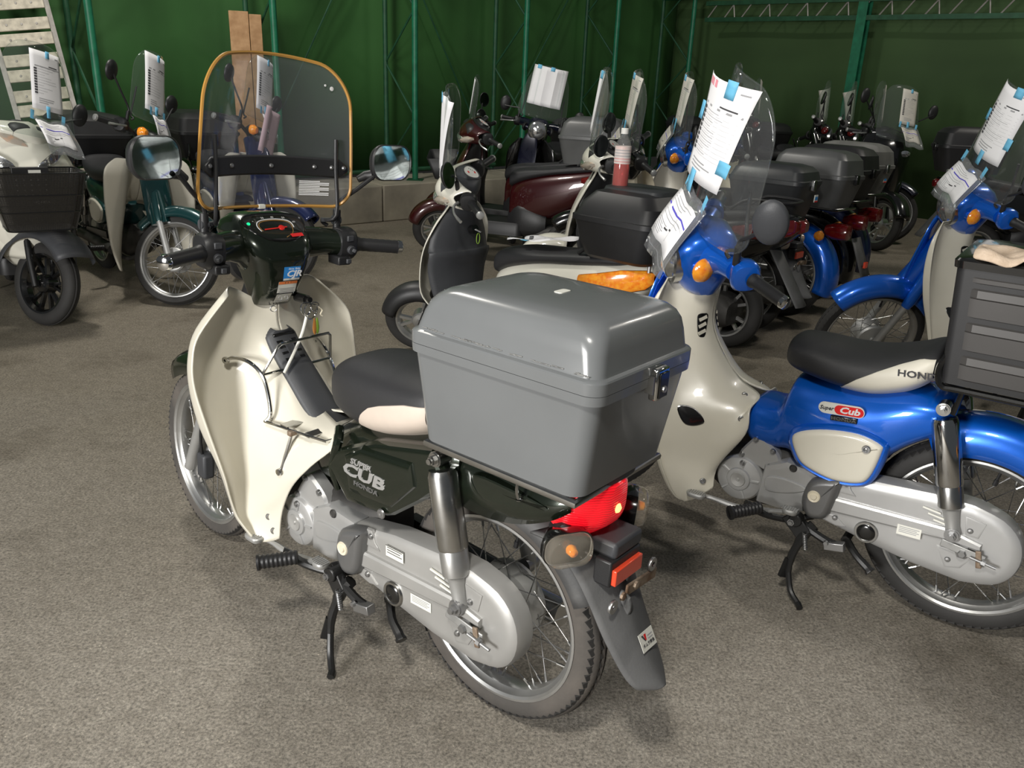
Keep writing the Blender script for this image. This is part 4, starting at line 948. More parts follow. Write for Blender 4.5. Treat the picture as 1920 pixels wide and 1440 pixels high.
for y, z, r in ((-.158, 1.408, .0055), (-.142, 1.415, .003)):
    g = M(); g.lathe([(0, .0015), (r, .001), (r, 0)], SCR_A.at(y, z, -.003), (-1, 0, 0), 14); obj('white_dot', g, WHITEINK, ws)
obj('trim_clip', M().box((-.006, -.010, -.006), (.006, .010, .006), MX.Translation(SCR_A.at(.02, 1.099))), STICKW, ws, bev=.002)
for s in (1, -1):
    g = M(); g.bar((.848, .19 * s, 1.062), (.862, .155 * s, 1.062), .014, .010); g.cyl((.848, .205 * s, 1.062), (.848, .185 * s, 1.062), .013, 12); obj('mirror_clamp', g, DKGREY, r1, S1)
# meter
mm = axes((.845, -.004, 1.044), (0, -1, 0), (.82, 0, .57))
OUT = cr([(-.090, .020), (-.072, .046), (0, .054), (.072, .046), (.090, .018), (.068, -.028), (.028, -.050), (-.028, -.050), (-.068, -.026)], 3, True)
def dial(g, sc, z0, z1): return g.loft([[(x * s_, y * s_, z) for x, y in OUT] for s_, z in ((sc, z0), (sc, z1))])
mt = obj('meter', dial(M(), 1.04, -.03, .004), GREEN, r1, S1 @ mm, bev=.003); obj('meter_rim', M().loft([[(x * s_, y * s_, z) for x, y in OUT] for s_, z in ((1.0, .003), (1.0, .009), (.965, .010), (.95, .006))], True, False, False), BLACKP, mt)
obj('meter_face', dial(M(), .955, .003, .0055), DIAL, mt)
ARC = cr([(-.046, -.012), (-.050, .006), (-.038, .022), (.0, .028), (.038, .022), (.046, .004), (.036, -.022), (.012, -.036)], 4)
obj('dial_ring', M().tube([(x, y - .002, .0062) for x, y in ARC], .0014, 5), GOLD, mt)
obj('dial_scale', M().tube([(x * 1.1, y * 1.12 - .001, .0060) for x, y in ARC[:22]], .0021, 5), WHITEINK, mt)
for s_, x, y in (('0', -.062, -.014), ('10', -.064, .002), ('20', -.056, .022), ('30', -.026, .036), ('40', .004, .038), ('50', .036, .035), ('60', .060, .018)): text('dial_number', s_, .009, WHITEINK, mt, MX.Translation((x, y, .0063)), .0001)
text('dial_number', 'km/h', .007, WHITEINK, mt, MX.Translation((.0, .012, .0063)), .0001); text('dial_lettering', 'CUB', .011, WHITEINK, mt, MX.Translation((.012, -.026, .0063)), .0001, 1.3, .2, .0003)
g = M(); g.lathe([(0, .005), (.008, .004), (.009, 0)], (.012, -.004, .006), (0, 0, 1), 16); g.bar((.028, -.003, .009), (-.040, -.010, .009), .0035, .0012); obj('needle', g, NEEDLE, mt)
g = M(); g.lathe([(0, .003), (.004, .002), (.005, 0)], (-.074, .016, .0055), (0, 0, 1), 12); obj('neutral_lamp', g, GREENLED, mt)
q = obj('red_tape_label', M().box((.022, -.044, .010), (.058, -.032, .0106), MX.Rotation(R(4), 4, 'Z')), STICKR, mt)
obj('meter_glass', M().loft([[(x * s_, y * s_, z) for x, y in OUT] for s_, z in ((.955, .0105), (.8, .0135), (.4, .015), (.05, .0155))], True, False, True), METERG, mt)
# stickers on the column, facing the rider
def colsticker(zc, yc, w, h, mat, rows=()):
    me_ = M(); rbox(me_, [(.842, .835, .905, .055, .035), (.88, .805, .915, .062, .035), (.92, .790, .93, .070, .038), (.965, .782, .955, .082, .04), (1.0, .788, .985, .098, .045)], 7); bv = me_.bvh()
    o = obj('sticker', drape(M(), bv, gridpts((.8, yc, zc), (0, -1, 0), (-.25, 0, 1), w, h, 6, 3), (1, 0, 0), .0012), mat, r1, S1)
    for x, y, ww, hh, m in rows: obj('sticker_print', drape(M(), bv, gridpts((.8, yc - x, zc + y), (0, -1, 0), (-.25, 0, 1), ww, hh, 4, 2), (1, 0, 0), .0019), m, o, kind='stuff')
    return o
tl_ = [(0, -.004 - .0045 * k, .046 - .006 * (k % 2), .0016, INKG) for k in range(4)]
o = colsticker(.935, -.016, .050, .038, STICKB, [(0, -.016, .049, .006, STICKW)])
tm_ = axes((.7785, -.016, .936), (0, -1, 0), (-.2, 0, 1)); text('lettering', 'CJR', .024, WHITEINK, o, tm_ @ MX.Translation((0, 0, .002)), .0003, 1.2, .25, .0006); text('lettering', 'Drive  Rider', .007, WHITEINK, o, tm_ @ MX.Translation((0, .0145, .002)), .0002, 1, .25)
colsticker(.897, -.008, .056, .034, STICKW, [(0, .0125, .055, .008, STICKO)] + [(x * .008, .0125, .003, .004, INK) for x in (-1, 0, 1)] + tl_)
o = colsticker(.863, -.006, .046, .027, STICKW, [(0, -.009, .04, .0016, INKG)])
for y in (.004, -.014): obj('sticker_print', M().tube([(.8055, -.006 - y + .0055 * math.cos(t), .866 + .0055 * math.sin(t)) for t in [2 * math.pi * k / 16 for k in range(14)]], .0006, 4), INKG, o)
# black tunnel cover with vents, on the shield
sh1 = mn['shield']; pth = cr([(.833, .778), (.832, .755), (.795, .712), (.735, .655), (.655, .585), (.60, .552), (.555, .545)], 4); rows = []
for i, (x, z) in enumerate(pth):
    a, b = pth[max(0, i - 1)], pth[min(len(pth) - 1, i + 1)]; t = V((b[0] - a[0], 0, b[1] - a[1])).normalized(); n = V((t.z, 0, -t.x)); n = n if n.x < 0 else -n
    w = .044 * min(1, .55 + i * .12) + .008 * i / len(pth); rows.append([V((x, w * q, z)) + n * o_ for q, o_ in ((-1.02, -.012), (-1, .006), (-.86, .014), (-.4, .018), (0, .019), (.4, .018), (.86, .014), (1, .006), (1.02, -.012))])
cn_ = obj('tunnel_cover', M().grid(rows), DKGREY, r1, sol=.002, ang=50)
def onp(f, y, h=.0205):
    i = min(len(pth) - 2, int(f * (len(pth) - 1))); k = f * (len(pth) - 1) - i; a, b = pth[i], pth[i + 1]; t = V((b[0] - a[0], 0, b[1] - a[1])).normalized(); n = V((t.z, 0, -t.x)); n = n if n.x < 0 else -n
    return V((a[0] + (b[0] - a[0]) * k, y, a[1] + (b[1] - a[1]) * k)) + n * h
obj('cover_lip', M().bar(onp(.12, .034), onp(.12, -.034), .009, .006, (-1, 0, 1)), BLACKP, cn_, bev=.002)
for k in range(4): obj('vent_slot', M().bar(onp(.255 + k * .045, .032, .0195), onp(.255 + k * .045, -.030, .0195), .007, .002, (-1, 0, 1)), BLACKP, cn_)
for k in (-.012, .010): obj('vent_bar', M().bar(onp(.25, k, .0205), onp(.40, k, .0205), .004, .002, (-1, 0, 1)), DKGREY, cn_)
# chrome inner carrier
g = M()
for s in (1, -1):
    g.tube([(.868, .145 * s, .706), (.845, .135 * s, .716), (.80, .12 * s, .710), (.757, .112 * s, .682), (.735, .112 * s, .63), (.722, .118 * s, .585), (.728, .128 * s, .566)], .0052, 8, k=4)
    g.lathe([(.004, .004), (.010, .003), (.010, -.003), (.004, -.004)], (.868, .148 * s, .706), (-.5, s, 0), 12)
    g.tube([(.757, .112 * s, .686), (.722, .085 * s, .765), (.719, .075 * s, .772)], .0038, 8)
    g.tube([(.622, .124 * s, .566), (.632, .132 * s, .52), (.652, .142 * s, .455)], [.0042, .0055, .004], 8, k=3); g.lathe([(0, .006), (.009, .005), (.010, 0)], (.654, .146 * s, .45), (0, s, 0), 12)
g.cyl((.719, .078, .772), (.719, -.078, .772), .0038, 8); g.cyl((.757, .112, .684), (.757, -.112, .684), .0038, 8)
g.tube([(.730, .13, .566), (.730, -.13, .566), (.50, -.112, .575), (.50, .112, .575)], .0042, 8, closed=True)
rk = obj('inner_carrier', g, CHROME, r1)
for x in (.655, .565): obj('carrier_plate', M().bar((x, .125, .574), (x, -.125, .574), .030, .003, (0, 0, 1)), CHROMEW, rk)
for sx in (.622,): obj('carrier_joint', M().box((sx - .008, .112, .558), (sx + .008, .135, .572)), RUST, rk, bev=.003)
# shield screws, ignition lock
for x, y, z in ((.772, .045, .83), (.69, .145, .262), (.70, .15, .30)):
    h = mn['sb'].ray_cast(V((x - .2, y + .1, z)), V((1, -.5, 0)).normalized())
    if h[0] is not None: g = M(); g.lathe([(0, .003), (.004, .002), (.008, .005), (.010, .004), (.011, 0)], h[0], (-1, .5, 0), 14); obj('shield_screw', g, STEEL, sh1)
ig = V((.79, -.052, .858)); g = M(); g.cyl(ig + V((.03, 0, 0)), ig - V((.014, 0, 0)), .013, 14); g.cyl(ig - V((.014, 0, 0)), ig - V((.028, 0, -.002)), .008, 12); obj('ignition_lock', g, BLACKP, r1)
g = M(); k0 = ig + V((-.03, .0, -.005)); obj_k = None
kr = bpy.data.objects.new('key_ring', None); COL.objects.link(kr); kr.matrix_basis = B1 @ MX.Translation(k0); tag(kr, 'bunch of key rings and fob hanging from the ignition of the dark green motorcycle', 'key ring')
for (x, y, z), r_ in (((-.004, .018, -.014), .018), ((-.006, -.008, -.012), .013), ((-.008, .006, -.022), .021)):
    obj('ring', M().tube([(x + .004 * math.sin(t * 2), y + r_ * math.cos(t), z + r_ * math.sin(t)) for t in [2 * math.pi * k / 26 for k in range(26)]], .0017, 6, closed=True), CHROME, kr)
obj('strap', M().tube([(-.008, .02, -.03), (-.02, .052, -.085), (-.034, .118, -.165)], .0042, 8, k=4), STICKW, kr)
for y, m in ((-.003, LEAF), (-.012, LEAFG)):
    g = M(); g.loft([[(-.010 + dx * .9, y + .006 * w * math.cos(t), -.045 - zz + .0 * math.sin(t)) if 0 else (-.010 + .003 * w * math.sin(t), y + .007 * w * math.cos(t), -.042 - zz) for t in [2 * math.pi * k / 12 for k in range(12)]] for zz, w, dx in ((0, .3, 0), (.012, .7, 0), (.028, 1, 0), (.040, .7, 0), (.046, .15, 0))]); obj('fob', g, m, kr)
obj('charm', M().tube([(-.008, -.022, -.016), (-.010, -.030, -.024), (-.010, -.024, -.034), (-.011, -.030, -.040)], .002, 6, k=3), CREAM_OLD, kr)
g = M(); g.box((1.115, .052, .235), (1.165, .088, .315)); cal = obj('brake_caliper', g, DKGREY, r1, S1, bev=.008)
obj('brake_hose', M().tube([(1.14, .08, .315), (1.10, .10, .42), (1.06, .085, .58), (.98, .05, .80)], .0045, 6, k=4), BLACK, r1, S1)
for y0, y1 in ((-.20, -.04), (-.21, -.03)): obj('cable', M().tube([(.86, y0, .985), (.93, y0 - .02, .97), (.99, (y0 + y1) / 2, .93 + .02 * (y1 + .04) / .01), (.95, y1, .86)], .0045, 6, k=5), BLACK, r1, S1)
# lettering on the side cover, labels on the chain case, sticker on the flap
cv = [o for o in r1.children if o.name.startswith('side_cover') and 'engine' not in o.name][0]
def lt(s, x, z, y, size, par, m=METALINK, sx=1.3, sh_=.15, b=.0005, rot=0, e=.0012): return text('lettering', s, size, m, par, axes((x, y, z), (-1, 0, rot), (rot, 0, 1)), e, sx, sh_, b)
lt('SUPER', .325, .584, .1518, .020, cv); lt('CUB', .318, .558, .1518, .042, cv, sx=1.75, b=.0016); lt('HONDA', .308, .530, .1518, .016, cv, GUN, 1.4, 0)
obj('lettering_rule', M().bar((.375, .1515, .566), (.352, .1515, .572), .004, .004, (0, 1, 0)), METALINK, cv)
def label_plate(par, x, z, w, h, y, rot, lines=4, top=None):
    m = axes((x, y, z), (-1, 0, rot), (rot, 0, 1)); q = obj('label', M().box((-w / 2, -h / 2, 0), (w / 2, h / 2, .0006), m), STICKW, par)
    g = M()
    for k in range(lines): g.box((-w * .42, h * (.28 - .66 * k / lines), .0007), (w * (.42 - .1 * (k % 2)), h * (.28 - .66 * k / lines) + h * .07, .0009), m)
    if top: g.box((-w / 2, h * .42, .0007), (w / 2, h / 2, .0009), m)
    obj('label_print', g, INKG if not top else INK, q, kind='stuff')
cc = [o for o in r1.children if o.name.startswith('chain_case')][0]
label_plate(cc, .237, .372, .060, .030, .1246, .02, 3, 1); label_plate(cc, .150, .275, .068, .026, .1215, .03)
fl_ = [o for o in r1.children if o.name.startswith('mud_flap')][0]
mx = axes((-.376, -.005, .375), (0, -1, 0), (.42, 0, .75)); q = obj('sticker', M().box((-.026, -.019, 0), (.026, .019, .0008), mx @ MX.Translation((0, 0, .004))), STICKW, fl_)
g = M(); g.add([(-.018, .014, .001), (-.012, .014, .001), (-.006, .000, .001), (-.009, .0, .001)], [(0, 1, 2, 3)]); g.xf(mx @ MX.Translation((0, 0, .0045))); obj('sticker_print', g, INK, q)
g = M(); g.add([(-.009, .014, .001), (-.001, .014, .001), (-.004, .000, .001), (-.008, .002, .001)], [(0, 1, 2, 3)]); g.xf(mx @ MX.Translation((0, 0, .0045))); obj('sticker_print', g, STICKR, q)
text('lettering', 'タムラ商会', .0085, INK, q, mx @ MX.Translation((.0, -.008, .0055)), .0001, 1, 0, .0002)
for k in (0, 1): obj('sticker_print', M().box((.003, .006 - k * .006, 0), (.02, .008 - k * .006, .0004), mx @ MX.Translation((0, 0, .005))), INKG, q)
# scuffs on the box lid: rubbed-through marks along the seam and corners
bx = [o for o in r1.children if o.name.startswith('rear_box')][0]
SCUFF = pm('scuffed_plastic', (.19, .19, .185), .55); rnd = random.Random(3); g = M()
for k in range(46):
    x = -.30 + .40 * rnd.random(); y = .1687 - .0 * rnd.random(); z = .966 + .003 * rnd.random(); l = .004 + .02 * rnd.random(); g.box((x, y - .0012, z), (x + l, y + .0012, z + .0008 + .0012 * rnd.random()))
for k in range(24):
    x, y = -.25 + .3 * rnd.random(), -.1 + .2 * rnd.random(); a = rnd.uniform(0, 3.14); l = .006 + .025 * rnd.random(); g.bar((x, y, 1.0571 if abs(x + .085) < .07 and abs(y) < .06 else 1.0535), (x + l * math.cos(a), y + l * math.sin(a), 1.0571 if abs(x + .085) < .07 and abs(y) < .06 else 1.0535), .0007, .0005)
obj('scuff_marks', g, SCUFF, bx, kind='stuff')
g = M(); g.tube([(-.12, .122, .70), (-.12, .128, .675), (-.122, .124, .652)], .0035, 6, k=3); g.lathe([(0, .004), (.006, .002), (.007, 0)], (-.122, .122, .65), (0, 0, -1), 10); obj('carrier_hook', g, CHROMEW, r1)
g = M(); g.cyl((.135, .075, .545), (.150, .120, .560), .011, 12); g.cyl((.11, .07, .53), (.165, .075, .545), .016, 12); obj('helmet_lock', g, ALUD, r1)

# ------------------------------------------------------------------ blue motorcycles of the same row
SCR_B = Scr(.838, 1.065, 1.515, .225, .150, .085, .17, .10)
def bag_slip(W_, label, top, bot, w, skew=0, name='plastic_sleeve'):
    """clear sleeve with a slip of paper inside, hanging from the screen"""
    t, b = V(top), V(bot); rows = []
    for j in range(9):
        f = j / 8; c = t + (b - t) * f; rows.append([c + V((.010 * math.sin(3.1 * f) - .006 * math.cos(i * .9 + f * 4) * f, (i / 8 - .5) * w + skew * f, .006 * math.sin(i * 1.3 + f * 3))) for i in range(9)])
    c = (t + b) / 2; T = MX.Translation(c); rr = [[p - c for p in r] for r in rows]
    o = obj(name, M().grid(rr), BAG, None, W_ @ T, sol=.0006); tag(o, label, 'plastic sleeve')
    obj('seam', M().tube(rr[-2], .0016, 5), BAG, o); obj('side_fold', M().tube([r[-1] for r in rr], .0014, 5), BAG, o)
    for a in (.12, .88):
        i = int(a * 8); p = rr[0][i]; obj('tape_strip', M().bar(p + V((-.006, .003, .030)), p + V((.006, -.003, -.018)), .022, .0006, (1, 0, .2)), TAPE, o)
    return rr, c
def slip_in(W_, rr, c, label, far=False, mat=PAPER):
    sub = [[r[i] + c + V((.003, 0, .001)) for i in range(0, 8)] for r in rr[1:7]]
    return sheet_of_paper(W_, sub, label, 'slip', far, mat=mat, nrm=V((.8, 0, .5)), name='paper_slip')
def blue_bike(label, B, steer, **kw):
    P = dict(style='B', paint=BLUE, shield=CREAM, lo=False, skirt=SKIRT_W, mirrors='oval', screen=SCR_B, grip=BLACK, mside=(1,), mhead=(.80, .285, 1.205), mface=(-.50, -.85, .05), mmat=DKGREY, shock=CHROME, shock2=CHROMEW, fork_paint=1); P.update(kw)
    d = cub('step_through_motorcycle', label, B, steer, P, 'blue motorcycles with cream leg shields in the front row')
    rt, sb = d['root'], d['sb']; shd = d['shield']
    # duct, louvres and screws set into the shield
    for s in (1, -1):
        n = V((-.45, .9 * s, 0)).normalized(); bv = sb
        def hit(x, y, z):
            h = bv.ray_cast(V((x, y * s, z)) + n * .3, -n); return (h[0] + n * .002) if h[0] is not None else V((x, y * s, z))
        oo = cr([(.846, .505), (.822, .462), (.786, .456), (.752, .474), (.79, .506)], 4, True); c = (.80, .482)
        g = M(); g.loft([[hit(c[0] + (x - c[0]) * q, .16, c[1] + (z - c[1]) * q) + n * (.004 - dd) for x, z in oo] for q, dd in ((1, .002), (1, -.0015), (.93, -.002), (.9, .0005), (.3, .0008))]); obj('air_duct', g, BLACKP, shd)
        n2 = V((-.72, .69 * s, .05)).normalized()
        def hit2(a, b):
            p = V((.815, .078 * s, .742)) + V((.69, .72 * s, 0)) * a + V((-.10, 0, 1)) * b; h = bv.ray_cast(p + n2 * .2, -n2); return h[0] if h[0] is not None else p
        oo = [(a * (1 + .012 / .04 * b / .04), b) for a, b in rrect(.034, .072, .012, 4)]
        lv = obj('louvre_opening', M().loft([[hit2(a * q, b * q) + n2 * o_ for a, b in oo] for q, o_ in ((1.05, .002), (1, .0065), (.5, .0065), (.1, .0065))]), BLACKP, shd)
        for k in range(3): obj('louvre', M().bar(hit2(-.012, .026 - k * .021) + n2 * .008, hit2(.013, .016 - k * .021) + n2 * .008, .010, .004, n2), shd.data.materials[0], lv)
        for x, y, z in ((.655, .10, .555), (.645, .14, .50), (.735, .15, .275)):
            h = hit(x, y, z); g = M(); g.lathe([(0, .002), (.004, .001), (.007, .005), (.009, .004), (.010, 0)], h + n * .003, n, 14); obj('shield_screw', g, STEEL, shd)
    cc_ = [o for o in rt.children if o.name.startswith('chain_case')][0]; label_plate(cc_, .137, .302, .062, .030, .1318, .03)
    bd = [o for o in rt.children if o.name.startswith('body_cover')][0]
    m = axes((.372, .1365, .605), (-1, 0, .08), (.08, .22, 1))
    def pill(w, h, z, mt_, dx=0): g = M(); g.loft([[(x + dx, y, zz) for x, y in rrect(w, h, h * .48, 5)] for zz in (z - .003, z)]); return g.xf(m)
    bg_ = obj('badge', pill(.124, .036, .003, 0), STICKW, bd); obj('badge_panel', pill(.078, .029, .0042, 0, .021), STICKR, bg_)
    text('lettering', 'Super', .018, INK, bg_, m @ MX.Translation((-.040, 0, .0035)), .0004, .9, .3, .0004); text('lettering', 'Cub', .028, WHITEINK, bg_, m @ MX.Translation((.022, 0, .0046)), .0004, 1.15, .25, .0009)
    m2 = axes((.362, .1355, .577), (-1, 0, .08), (.08, .1, 1)); hb = obj('badge', M().box((-.036, -.008, -.003), (.036, .008, .001), m2), BLACKP, bd, bev=.002); text('lettering', 'HONDA', .014, GUN, hb, m2 @ MX.Translation((0, 0, .0014)), .0004, 1.3)
    so = [o for o in rt.children if o.name.startswith('seat')][0]; text('lettering', 'HONDA', .026, INK, so, axes((.192, .1545, .752), (-1, .06, .10), (.1, .12, 1)), .0006, 1.2, 0, .0005)
    return d
B2 = bmat(1.300, 2.065, 146.0, -1.4)
b2 = blue_bike('nearest blue motorcycle, with a cream leg shield, front wheel turned behind the grey box', B2, 42, box='ridged')
W2 = b2['W']
rows = [[SCR_B.at(-.085 + .20 * i / 8 - .025 * (j / 10), 1.20 + (.29) * (1 - j / 10), .007 + .03 * max(0, .35 - j / 10) * (1 - i / 8) + .046 * (1 - i / 8)) for i in range(9)] for j in range(11)]
pp_ = sheet_of_paper(W2, rows, 'large white form taped on the windscreen of the nearest blue motorcycle', 'form', False, ((.58, .74, -.03, .14), (.86, 1.08, .68, .82), (.30, .46, .90, 1.14), (-.06, .03, .30, .48)), nrm=V((1, 0, .2)))
g = M(); e_ = V((.0013, 0, .0003)); RR = [[V(p) for p in r] for r in rows]; cc0 = sum((RR[i][j] for i in (0, -1) for j in (0, -1)), V()) / 4; RR = [[p - cc0 for p in r] for r in RR]
for a in (.10, .19, .30): g.grid(cell(RR, a, a + .075, .02, .09, e_))
obj('stamp', g, INKP, pp_, kind='stuff')
rr, c = bag_slip(W2, 'clear plastic sleeve hanging below the form on the nearest blue motorcycle', (.925, .01, 1.165), (1.045, .02, .960), .22)
slip_in(W2, rr, c, 'white slip with a blue line inside the sleeve of the nearest blue motorcycle')
B3 = bmat(2.75, 3.37, 140.5, 0)
b3 = blue_bike('blue motorcycle at the right edge whose front wheel and fender show', B3, 45)
W3 = b3['W']
rows = [[SCR_B.at(-.10 + .21 * i / 8 + .01, 1.21 + .30 * (1 - j / 10), .007) for i in range(9)] for j in range(11)]
sheet_of_paper(W3, rows, 'large white form taped on the windscreen at the right edge', 'form', False, ((.62, .80, -.04, .10), (-.05, .05, .42, .58), (.42, .56, .90, 1.10), (.92, 1.06, .6, .76)), nrm=V((1, 0, .2)))
rr, c = bag_slip(W3, 'clear plastic sleeve above the headlight of the right-edge blue motorcycle', (.925, .03, 1.175), (1.03, .03, 1.005), .215)
slip_in(W3, rr, c, 'white slip with a blue line in the sleeve at the right edge')
# beige towel lying on the ridged box
rows = []
rnd = random.Random(5)
for j in range(15):
    row = []
    for i in range(23):
        u, v = i / 22, j / 14; x = .135 - .42 * u; y = .20 - .16 * v + .02 * math.sin(u * 9); z = 1.074 + .016 * abs(math.sin(u * 7 + v * 5 + .8 * math.sin(v * 7))) + .010 * math.sin(u * 15 + v * 3) ** 2 + .022 * math.exp(-((u - .35) / .09) ** 2) * (1 - v)
        if y > .202: z -= (y - .202) * 1.5
        row.append((x, y, z))
    rows.append(row)
o = obj('towel', M().grid(rows), TOWEL, None, B2, sol=.006, sub=1, ang=180); tag(o, 'crumpled beige towel lying on the lid of the ridged black box', 'towel')
# ------------------------------------------------------------------ scooters
def cast_wheel_g(rb, w, n, arms):
    g = M(); prof = [(rb + .004, .40 * w), (rb + .004, .46 * w), (rb - .006, .44 * w), (rb - .012, .34 * w), (rb - .02, .2 * w), (rb - .02, -.2 * w), (rb - .012, -.34 * w), (rb - .006, -.44 * w), (rb + .004, -.46 * w), (rb + .004, -.4 * w), (rb, -.2 * w), (rb, .2 * w)]
    g.lathe(prof, n=40, close=True); return g
def cast_wheel(nm, par, mtx, r, w, mat, arms=5, face=1):
    t = obj(nm, cached(('tyre', r, w, True), lambda: tyre_g(r, w, True), TYREK), None, par, mtx); rb = r - w * .84 + .003
    obj('rim', cached(('castrim', r, w), lambda: cast_wheel_g(rb, w, 40, arms), mat, 30), None, t)
    obj('hub', cached(('casthub', r), lambda: M().lathe([(0, .05), (.02, .05), (.024, .045), (.045, .04), (.052, .03), (.052, -.03), (.045, -.04), (.024, -.045), (.02, -.05), (0, -.05)], n=24), mat, 30), None, t)
    for k in range(arms):
        a = 2 * math.pi * k / arms; g = M()
        for s in (1, -1):
            b = a + s * .10; g.bar((.045 * math.cos(b), .012, .045 * math.sin(b)), ((rb - .014) * math.cos(a + s * .24), .014, (rb - .014) * math.sin(a + s * .24)), .016, .022, (0, 1, 0))
        obj('wheel_arm', g, mat, t)
    return t
def scooter(name, label, B, steer, P, group=None):
    """front axle at x=1.2; P: paint, dark (inner panels), wheel material ..."""
    S = smat(steer, V((1.30, 0, 0))); paint = P['paint']; dark = P.get('dark', DKGREY); r = P.get('r', .21); zb = P.get('zb', 0)
    root = empty(name, B, label, P.get('cat', 'scooter'), group)
    cast_wheel('rear_wheel', root, MX.Translation((0, 0, r)), r, .09, P.get('wheel', ALU), P.get('arms', 3))
    cast_wheel('front_wheel', root, S @ MX.Translation((1.2, 0, r)), r, .088, P.get('wheel', ALU), P.get('arms', 3))
    for s in (1, -1):
        g = M(); b = V((1.195, .072 * s, r)); g.tube([b - SAX * .02, b + SAX * .14, b + SAX * .36 - V((0, .02 * s, 0))], [.016, .017, .022], 10); obj('fork_leg', g, P.get('fork', FRAME), root, S)
    obj('front_fender', fender_arc((1.2, r), r + (.085 if P.get('longfender') else P.get('fr', .045)), 165, 20 if not P.get('longfender') else 38, .115 if P.get('longfender') else .072, .075, n=20), P.get('fender', paint), root, S, sol=.003)
    # leg shield: painted front, dark inner wall
    def rowsx(off, fac):
        out = []
        for z, xc, xe, w in cr([(.30, 1.02, .93, .10), (.40, 1.085, .99, .175), (.52, 1.08, .97, .215), (.66, 1.05, .935, .225), (.78, 1.005, .895, .19), (.86, .965, .88, .13), (.90, .945, .88, .09)], 4):
            out.append([(xe + (xc - xe) * (1 - abs(q) ** 2.2) * fac + off, w * q, z) for q in [i / 8 - 1 for i in range(17)]])
        return out
    obj('leg_shield', M().grid(rowsx(0, 1)), P.get('front', paint), root, sol=.006, ang=70)
    g = M()
    for zr in (0,):
        rows = []
        for z, xc, w in cr([(.29, .82, .12), (.40, .86, .17), (.55, .88, .205), (.645, .86, .215), (.655, .875, .21), (.75, .875, .185), (.86, .86, .125), (.90, .865, .09)], 3):
            rows.append([(xc + .045 * abs(q) ** 2.5, w * q, z) for q in [i / 6 - 1 for i in range(13)]])
        g.grid(rows)
    ip = obj('inner_panel', g, dark, root, sol=.004, ang=50)
    g = M(); g.loft([[(x, y, z) for x, y in rrect(.50 if z < .33 else .49, .36 if z < .33 else .34, .05, 4, .66)] for z in (.235, .25, .315, .335)]); obj('floor_board', g, dark, root)
    g = M(); loftx(g, [(.545, .33, .60, .09), (.52, .32, .64, .125), (.42, .32, .69, .155), (.25, .36, .735, .175), (.05, .45, .765, .175), (-.15, .55, .79, .15), (-.28, .63, .80, .11), (-.35, .70, .79, .06)], 4, 26, 3); bd = obj('rear_body', g, P.get('body', paint), root)
    g = M(); loftx(g, [(.55, .24, .44, .10), (.45, .23, .50, .165), (.30, .24, .46, .17), (.22, .27, .42, .15)], 3, 20, 4); obj('lower_cover', g, dark, root)
    g = M(); loftx(g, [(.36, .15, .30, .09), (.20, .12, .33, .12), (.0, .13, .33, .125), (-.08, .16, .29, .12)], 3, 18, 3.5)
    q = M(); q.v = []; g.v = [(x, y + .05, z) for x, y, z in g.v]; obj('engine_case', g, P.get('engine', ENGINE), root)
    g = M(); g.tube([(.25, -.12, .22), (.05, -.16, .26), (-.25, -.17, .33)], [.03, .055, .05], 12); obj('muffler', g, ENGINE, root)
    g = M(); g.tube([(.30, .15, .14), (.27, .20, .06), (.25, .22, .01)], .01, 6); g.tube([(.30, -.12, .16), (.24, -.14, .06), (.24, -.15, .01)], .01, 6); obj('centre_stand', g, FRAME, root)
    st = [(.56, .61, .67, .07), (.53, .605, .725, .12), (.42, .65, .755, .145), (.22, .705, .772, .155), (.0, .735, .805, .15), (-.18, .765, .82, .13), (-.24, .78, .81, .10)]
    seat(root, st, 2.8, None, None, True)
    for s in (1, -1):
        g = M(); rr = []
        for x, z, h in ((-.05, .70, .008), (-.14, .70, .030), (-.24, .715, .045), (-.33, .735, .035), (-.36, .745, .012)):
            y = {-.05: .171, -.14: .155, -.24: .130, -.33: .075, -.36: .05}[x]; rr.append([(x, s * (y + .008 * math.sin(t)), z + h * math.cos(t)) for t in [math.pi * k / 8 for k in range(9)]])
        g.grid(rr); obj('rear_winker', g, P.get('rearlens', ORANGE), root, sol=.012)
    g = M(); loftx(g, [(-.30, .69, .77, .055), (-.36, .70, .775, .045), (-.385, .715, .765, .03)], 3, 16, 3); obj('tail_lamp', g, P.get('taillens', REDDARK), root)
    g = M(); rows = [[(-.24 - .20 * t + .02 * abs(q) ** 2, .075 * q, .62 - .30 * t) for q in [i / 4 - 1 for i in range(9)]] for t in (0, .4, .8, 1)]; g.grid(rows); obj('mud_flap', g, FLAP, root, sol=.004)
    # handlebar: painted front cowl, dark rear with the meter
    g = M(); rows = []
    for y_, in [(i / 10 - 1,) for i in range(21)]:
        y = y_ * .20; k = abs(y_)
        rows.append([(x - .10 * k ** 2, y, z) for x, z in cr([(.90, .905 + .05 * k), (.985 - .02 * k, .93 + .04 * k), (1.01 - .03 * k, .985 + .015 * k), (.985, 1.035 - .005 * k), (.925, 1.085 - .035 * k), (.90, 1.085 - .04 * k)], 3)])
    g.grid(rows); fc = obj('handlebar_cowl', g, P.get('cowl', paint), root, S, sol=.006, ang=60)
    g = M(); loftx(g, [(.78, .99, 1.03, .04), (.80, .965, 1.05, .09), (.86, .94, 1.075, .125), (.93, .93, 1.08, .14), (.965, .95, 1.06, .12)], 3, 22, 3); rc = obj('rear_cowl', g, dark, root, S)
    m = axes((.822, 0, 1.062), (0, -1, 0), (.80, 0, .52)); o2 = [(.055 * math.cos(t) * (1 + .2 * math.sin(t)), .042 * math.sin(t)) for t in [2 * math.pi * k / 22 for k in range(22)]]
